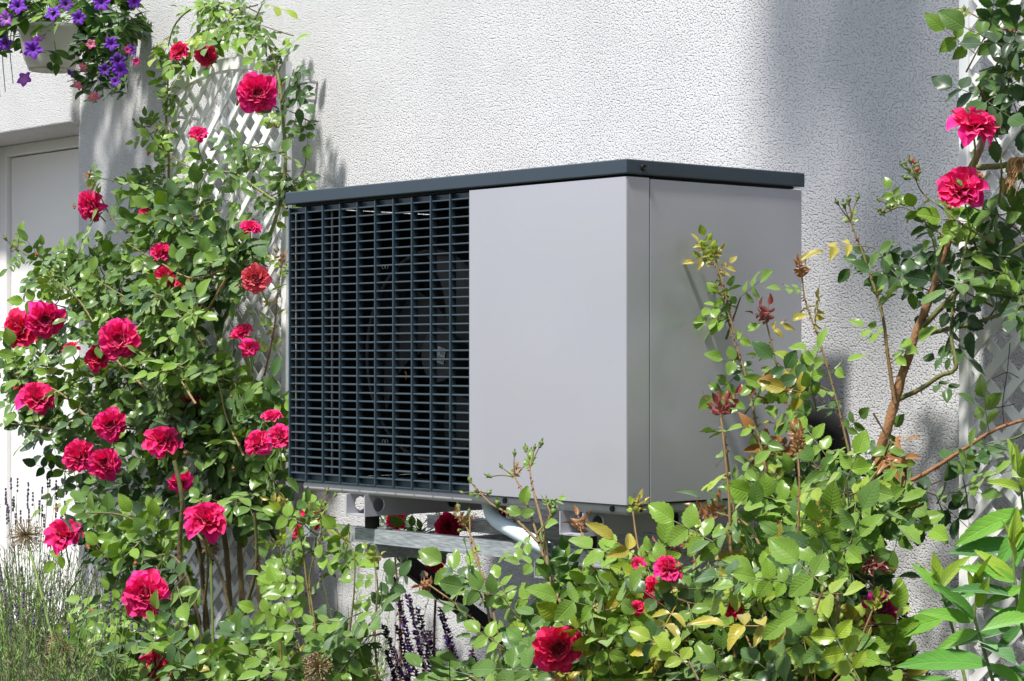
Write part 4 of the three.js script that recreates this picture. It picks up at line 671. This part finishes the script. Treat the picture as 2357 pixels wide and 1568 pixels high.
lavender('low lavender between the corner clump and the shrub rose', 120, 260, 1400, 1700, 1.15, 130, 0.3);
function allium(x, y, rpx, z, stalk, label) {
  const c = P(x, y, z), r = (rpx * depthOf(c)) / 5028, q = line(stalk, z), o = thing('allium_seed_head', label, 'seed head', toGround(q[q.length - 1]).toArray(), 'dried allium seed heads'), b = o.position;
  const sg = stemGeo([c, ...q, b.clone()], 0.0045, 0.006, { c0: [0.2, 0.28, 0.07], rough: 0.02 }); delete sg.curve; part('stalk', sg.translate(-b.x, -b.y, -b.z), MSTEM, o);
  const rays = [], caps = [];
  for (let i = 0; i < 150; i++) { const v = Math.acos(1 - (2 * (i + 0.5)) / 150), a = i * 2.39996, d = V(Math.sin(v) * Math.cos(a), Math.cos(v), Math.sin(v) * Math.sin(a)).addScaledVector(rv(), 0.12), l = r * rr(0.75, 1.05), e = d.clone().multiplyScalar(l); rays.push(colored(cylBetween(d.clone().multiplyScalar(0.004), e, 0.0009, 4), pick([[0.3, 0.22, 0.08], [0.22, 0.24, 0.08], [0.34, 0.2, 0.11]]))); caps.push(colored(new THREE.IcosahedronGeometry(rr(0.0022, 0.0034), 0).translate(...e.toArray()), pick([[0.3, 0.16, 0.12], [0.4, 0.3, 0.16], [0.2, 0.1, 0.07], [0.42, 0.24, 0.2]]))); }
  const h = part('seed_umbel', merge([...rays, ...caps]), MSTEM, o, c.clone().sub(b).toArray()); h.userData.kind = 'stuff';
}
allium(58, 1232, 40, 0.85, [[85, 1330], [120, 1470], [160, 1600]], 'dried allium seed head highest, in front of the white door');
allium(140, 1490, 42, 0.9, [[148, 1540], [158, 1610]], 'dried allium seed head among lavender, right of the long green stalk');
allium(92, 1562, 34, 0.9, [[96, 1600], [100, 1640]], 'dried allium seed head cut by the bottom edge at lower left');
allium(732, 1537, 38, 1.15, [[735, 1590], [737, 1640]], 'dried allium seed head among rose leaves under the heat pump');
allium(484, 1262, 20, 0.4, [[486, 1350], [490, 1500]], 'small pinkish dried allium seed head behind the shrub rose stems');
function sage(label, spikes, z) {
  const q0 = P(spikes[0][1][0], spikes[0][1][1], z), base = toGround(q0), o = thing('meadow_sage', label, 'sage', base.toArray(), 'purple meadow sage');
  for (const [top, bot, dens = 1] of spikes) {
    const zz = z + rr(-0.08, 0.08), a = P(...bot, zz), b = P(...top, zz), m = a.clone().lerp(b, 0.5).add(V(rr(-0.015, 0.015), 0, 0)), gs = [];
    const g = stemGeo([toGround(a), a, m, b], 0.0024, 0.0012, { c0: [0.1, 0.06, 0.06], seg: 24 }), cv = g.curve; delete g.curve; gs.push(g.toNonIndexed());
    const L = b.distanceTo(a);
    for (let s = 0; s < L * 0.95; s += 0.0095) {
      const p = a.clone().lerp(b, 0.05 + s / L), f = 1 - 0.6 * (s / L);
      for (let k = 0; k < 8; k++) { const d = V(rr(-1, 1), rr(0, 0.8), rr(-1, 1)).normalize(), fl = colored(bladeGeo(rr(0.01, 0.019) * (0.6 + 0.5 * f), 0.008, { serr: 0, n: 3, curl: 0.4, wave: 0 }), rnd() < 0.36 * dens ? pick([[0.07, 0.02, 0.24], [0.11, 0.035, 0.34], [0.05, 0.015, 0.14]]) : [0.07, 0.025, 0.05]); gs.push(fl.applyQuaternion(basis(d, rv())).translate(p.x, p.y, p.z).toNonIndexed()); }
    }
    part('flower_spike', mergeGeometries(gs).translate(-base.x, -base.y, -base.z), MSTEM, o);
  }
}
sage('purple meadow sage spikes under the heat pump bracket', [[[905, 1332], [960, 1570]], [[938, 1372], [985, 1580]], [[880, 1440], [935, 1580]], [[1012, 1400], [1050, 1540]], [[960, 1400], [1000, 1570]], [[1030, 1470], [1075, 1600]], [[915, 1440], [950, 1600]], [[1085, 1500], [1110, 1600]], [[985, 1450], [1020, 1600]], [[890, 1500], [920, 1610]], [[1010, 1500], [1030, 1600]]], 0.75);
sage('dark meadow sage spikes by the wall at lower right', [[[2085, 1395], [2070, 1480], 0.2], [[2078, 1480], [2060, 1600]], [[2105, 1500], [2085, 1600], 0.3], [[2140, 1535], [2120, 1620], 0.4], [[2035, 1540], [2020, 1620], 0.5]], 0.6);
// ------------------------------------------------------------------ hanging basket with petunias
{
  const c = P(117, 112, 0.36), D = depthOf(c), r = (74 * D) / 5028, h = (102 * D) / 5028;
  const b = thing('hanging_basket', 'white plastic hanging pot in front of the beam over the door', 'basket', [c.x, c.y - h / 2, c.z]);
  const prof = [[0.02, 0.01], [r * 0.6, 0.008], [r * 0.68, 0], [r * 0.72, 0.01], [r * 0.75, 0.02], [r * 0.84, h * 0.25], [r * 0.92, h * 0.55], [r * 0.99, h * 0.88], [r * 1.04, h * 0.89], [r * 1.05, h], [r * 1.0, h], [r * 0.96, h * 0.9], [0.01, h * 0.88]].map((p) => new THREE.Vector2(...p));
  part('pot', new THREE.LatheGeometry(prof, 48), M.pot, b);
  const hook = V(0, h + 0.55, -0.02);
  for (let i = 0; i < 3; i++) { const a = i * 2.1 + 0.5; part('wire', cylBetween(V(Math.cos(a) * r, h, Math.sin(a) * r), hook, 0.0015, 6), M.steel, b); }
  tag(part('bracket_arm', merge([cylBetween(V(c.x, c.y - h / 2 + h + 0.56, c.z - 0.02), V(c.x, c.y - h / 2 + h + 0.56, 0.04), 0.008), rbox(0.03, 0.2, 0.01, 0.002, c.x, c.y - h / 2 + h + 0.5, 0.045)]), M.black, scene), 'dark bracket arm holding the hanging pot, above the photo', 'bracket');
  const p = new Plant('petunia', 'trailing purple petunias with dark green leaves in the white hanging pot', 'petunia', c.clone().add(V(0, h / 2, 0)));
  const ov = Object.fromEntries(['deep', 'dark', 'mid', 'green', 'light'].map((k) => [k, [0, 1, 2].map(() => colored(bladeGeo(1, rr(0.5, 0.65), { serr: 0, fold: 0.15, curl: 0.2, n: 8, shape: 0.8 }), PAL[k]))]));
  const put = (pt, nrm, n, pal, s) => { for (let k = 0; k < n; k++) { const d = nrm.clone().addScaledVector(rv(), 0.9); p.leaf(pt.clone().addScaledVector(rv(), 0.03), d, UP.clone().addScaledVector(nrm, 0.8).addScaledVector(rv(), 0.6), rr(0.6, 1.15) * s, null, pick(ov[pick(pal)])); } };
  const top = c.clone().add(V(0, h * 0.62, 0));
  for (let i = 0; i < 130; i++) { const d = V(rr(-1, 1), rr(-0.15, 1), rr(-1, 1)).normalize(), e = top.clone().add(V(d.x * 0.33, d.y * 0.22, d.z * 0.3)); p.twig(top.clone().lerp(e, 0.3), e, 0.0016, PAL.mid); put(e, d, 6, ['dark', 'mid', 'green', 'mid', 'deep'], 0.075); }
  for (let i = 0; i < 26; i++) { const e = P(rr(-10, 150), rr(15, 72) - (i % 3) * 8, rr(0.52, 0.62)); p.twig(e.clone().add(V(0, 0.05, -0.08)), e, 0.0014, PAL.mid); put(e, V(rr(-0.4, 0.4), -0.1, 1), 3, ['mid', 'green', 'dark', 'light'], 0.06); }
  for (const [x, y, dx] of [[205, 60, 40], [225, 70, 60], [250, 80, 55], [275, 85, 20], [225, 100, 20], [200, 90, 5], [240, 90, 30], [20, 90, -15], [5, 100, -10], [35, 70, -10]]) { // trailing shoots
    const s = P(x, y - 40, 0.38), e = P(x + dx * 0.6, y + 125 - Math.abs(dx) * 0.2, 0.4), g = [s, s.clone().lerp(e, 0.5).add(V(0.02, 0.02, 0.03)), e], cv = p.cane(g, 0.0025, 0.0015, { c0: PAL.mid, thorns: 0 });
    if (x < 50) { for (let t = 0; t < 0.6; t += 0.12) put(cv.getPointAt(t), V(rr(-1, 1), 0.2, 1).normalize(), 2, ['dark', 'mid', 'deep'], 0.06); continue; }
    for (let t = 0; t <= 1; t += 0.07) put(cv.getPointAt(t), V(rr(-1, 1), 0.1, 1).normalize(), 3, ['dark', 'deep', 'mid', 'dark'], 0.062);
  }
  const flower = (c0, c1) => { const n = 40, pos = [], col = [], uv = [], idx = [], rings = [[0.04, -0.9], [0.1, -0.55], [0.2, -0.22], [0.45, -0.06], [0.75, 0.02], [1, -0.04]]; rings.forEach(([r, y], i) => { for (let j = 0; j <= n; j++) { const a = (j / n) * 6.28318, lobe = i > 2 ? 1 - (i - 2) * 0.06 * (1 - Math.cos(a * 5)) * 0.9 : 1; pos.push(Math.cos(a) * r * lobe, y + (i > 3 ? 0.07 * Math.sin(a * 10) : 0), Math.sin(a) * r * lobe); uv.push(j / n, i / 5); const m = Math.min(1, r * 1.3); for (let k = 0; k < 3; k++) col.push(c0[k] + (c1[k] - c0[k]) * m); } }); for (let i = 0; i < 5; i++) for (let j = 0; j < n; j++) { const a = i * (n + 1) + j, b = a + n + 1; idx.push(a, a + 1, b, b, a + 1, b + 1); } const g = new THREE.BufferGeometry(); g.setAttribute('position', new THREE.Float32BufferAttribute(pos, 3)); g.setAttribute('uv', new THREE.Float32BufferAttribute(uv, 2)); g.setAttribute('color', new THREE.Float32BufferAttribute(col, 3)); g.setIndex(idx); g.computeVertexNormals(); return g; };
  const MF = PHY({ vertexColors: true, roughness: 0.8, transmission: 0.35, thickness: 0, side: THREE.DoubleSide, bumpMap: petalBump, bumpScale: 0.001 });
  const F = { purple: flower([0.06, 0.008, 0.2], [0.24, 0.022, 0.62]), violet: flower([0.5, 0.3, 0.6], [0.36, 0.04, 0.62]), dark: flower([0.05, 0.006, 0.12], [0.12, 0.012, 0.34]), pink: flower([0.6, 0.35, 0.1], [0.72, 0.12, 0.36]), hot: flower([0.4, 0.02, 0.1], [0.62, 0.02, 0.22]) };
  for (const [x, y, r, k, z, f] of [[12, 42, 20, 'violet', 0.66, [0, 0.1, 1]], [40, 12, 22, 'purple', 0.66, [0.2, 0.3, 1]], [74, 113, 24, 'purple', 0.62, [0, 0, 1]], [120, 30, 20, 'purple', 0.66, [-0.2, 0.4, 1]], [150, 8, 20, 'dark', 0.64, [0.1, 0.3, 1]], [180, 40, 18, 'purple', 0.62, [0.3, 0, 1]], [255, 100, 18, 'purple', 0.52, [0.2, 0, 1]], [240, 160, 17, 'dark', 0.52, [0, 0, 1]], [10, 100, 18, 'purple', 0.62, [-0.1, -0.2, 1]], [84, 90, 18, 'violet', 0.6, [0.1, -0.9, 0.2]], [232, 5, 22, 'purple', 0.6, [0.1, 0, 1]], [308, 3, 18, 'purple', 0.55, [0.3, -0.2, 0.8]], [55, 182, 20, 'violet', 0.45, [0.5, -0.4, 0.5]],
    [208, 101, 13, 'pink', 0.55, [-0.1, 0.1, 1]], [270, 140, 21, 'dark', 0.5, [0.1, 0, 1]], [276, 160, 20, 'purple', 0.5, [0.3, -0.1, 0.9]], [302, 115, 14, 'purple', 0.46, [0.7, 0.1, 0.6]], [293, 115, 10, 'hot', 0.48, [0.5, 0.2, 0.8]], [313, 141, 11, 'hot', 0.46, [0.3, 0, 0.9]], [264, 187, 13, 'purple', 0.5, [0, 0.1, 1]], [190, 155, 13, 'pink', 0.5, [-0.4, -0.5, 0.6]], [178, 197, 14, 'pink', 0.5, [-0.3, -0.6, 0.6]], [215, 223, 15, 'pink', 0.5, [0.1, -0.6, 0.7]], [160, 168, 12, 'dark', 0.5, [-0.6, -0.5, 0.5]]]) {
    const q = P(x, y, z), m = part('flower', F[k], MF, p.o), d = RT.clone().multiplyScalar(f[0]).addScaledVector(UP, f[1]).addScaledVector(TOCAM, f[2]).normalize();
    m.position.copy(q).sub(p.b); m.quaternion.setFromUnitVectors(UP, d); m.rotateY(rnd() * 6); m.scale.setScalar((r * depthOf(q)) / 5028);
    p.twig(q.clone().addScaledVector(d, -0.02), q.clone().addScaledVector(d, -0.06).add(V(0, 0.0, -0.04)), 0.0014, PAL.mid);
  }
  p.finish(MSOFT);
  const e = V(P(2050, 0, 0).x + 0.325, P(2050, 0, 0).y + 2.36, 1.3).sub(c);   // unseen copy added above the right trellis to cast shade on the wall
  const shadeCopy = (o, label) => { const k = o.clone(); k.name = numbered(o.name.replace(/_\d+$/, '')); k.userData.label = label; k.position.add(e); k.rotation.y = 2.2; k.scale.setScalar(1.25); scene.add(k); };
  shadeCopy(b, 'copy of the white hanging pot, added out of view above the right trellis to shade the wall'); shadeCopy(p.o, 'copy of the trailing petunia, added out of view above the right trellis to shade the wall');
}
renderer.render(scene, camera);
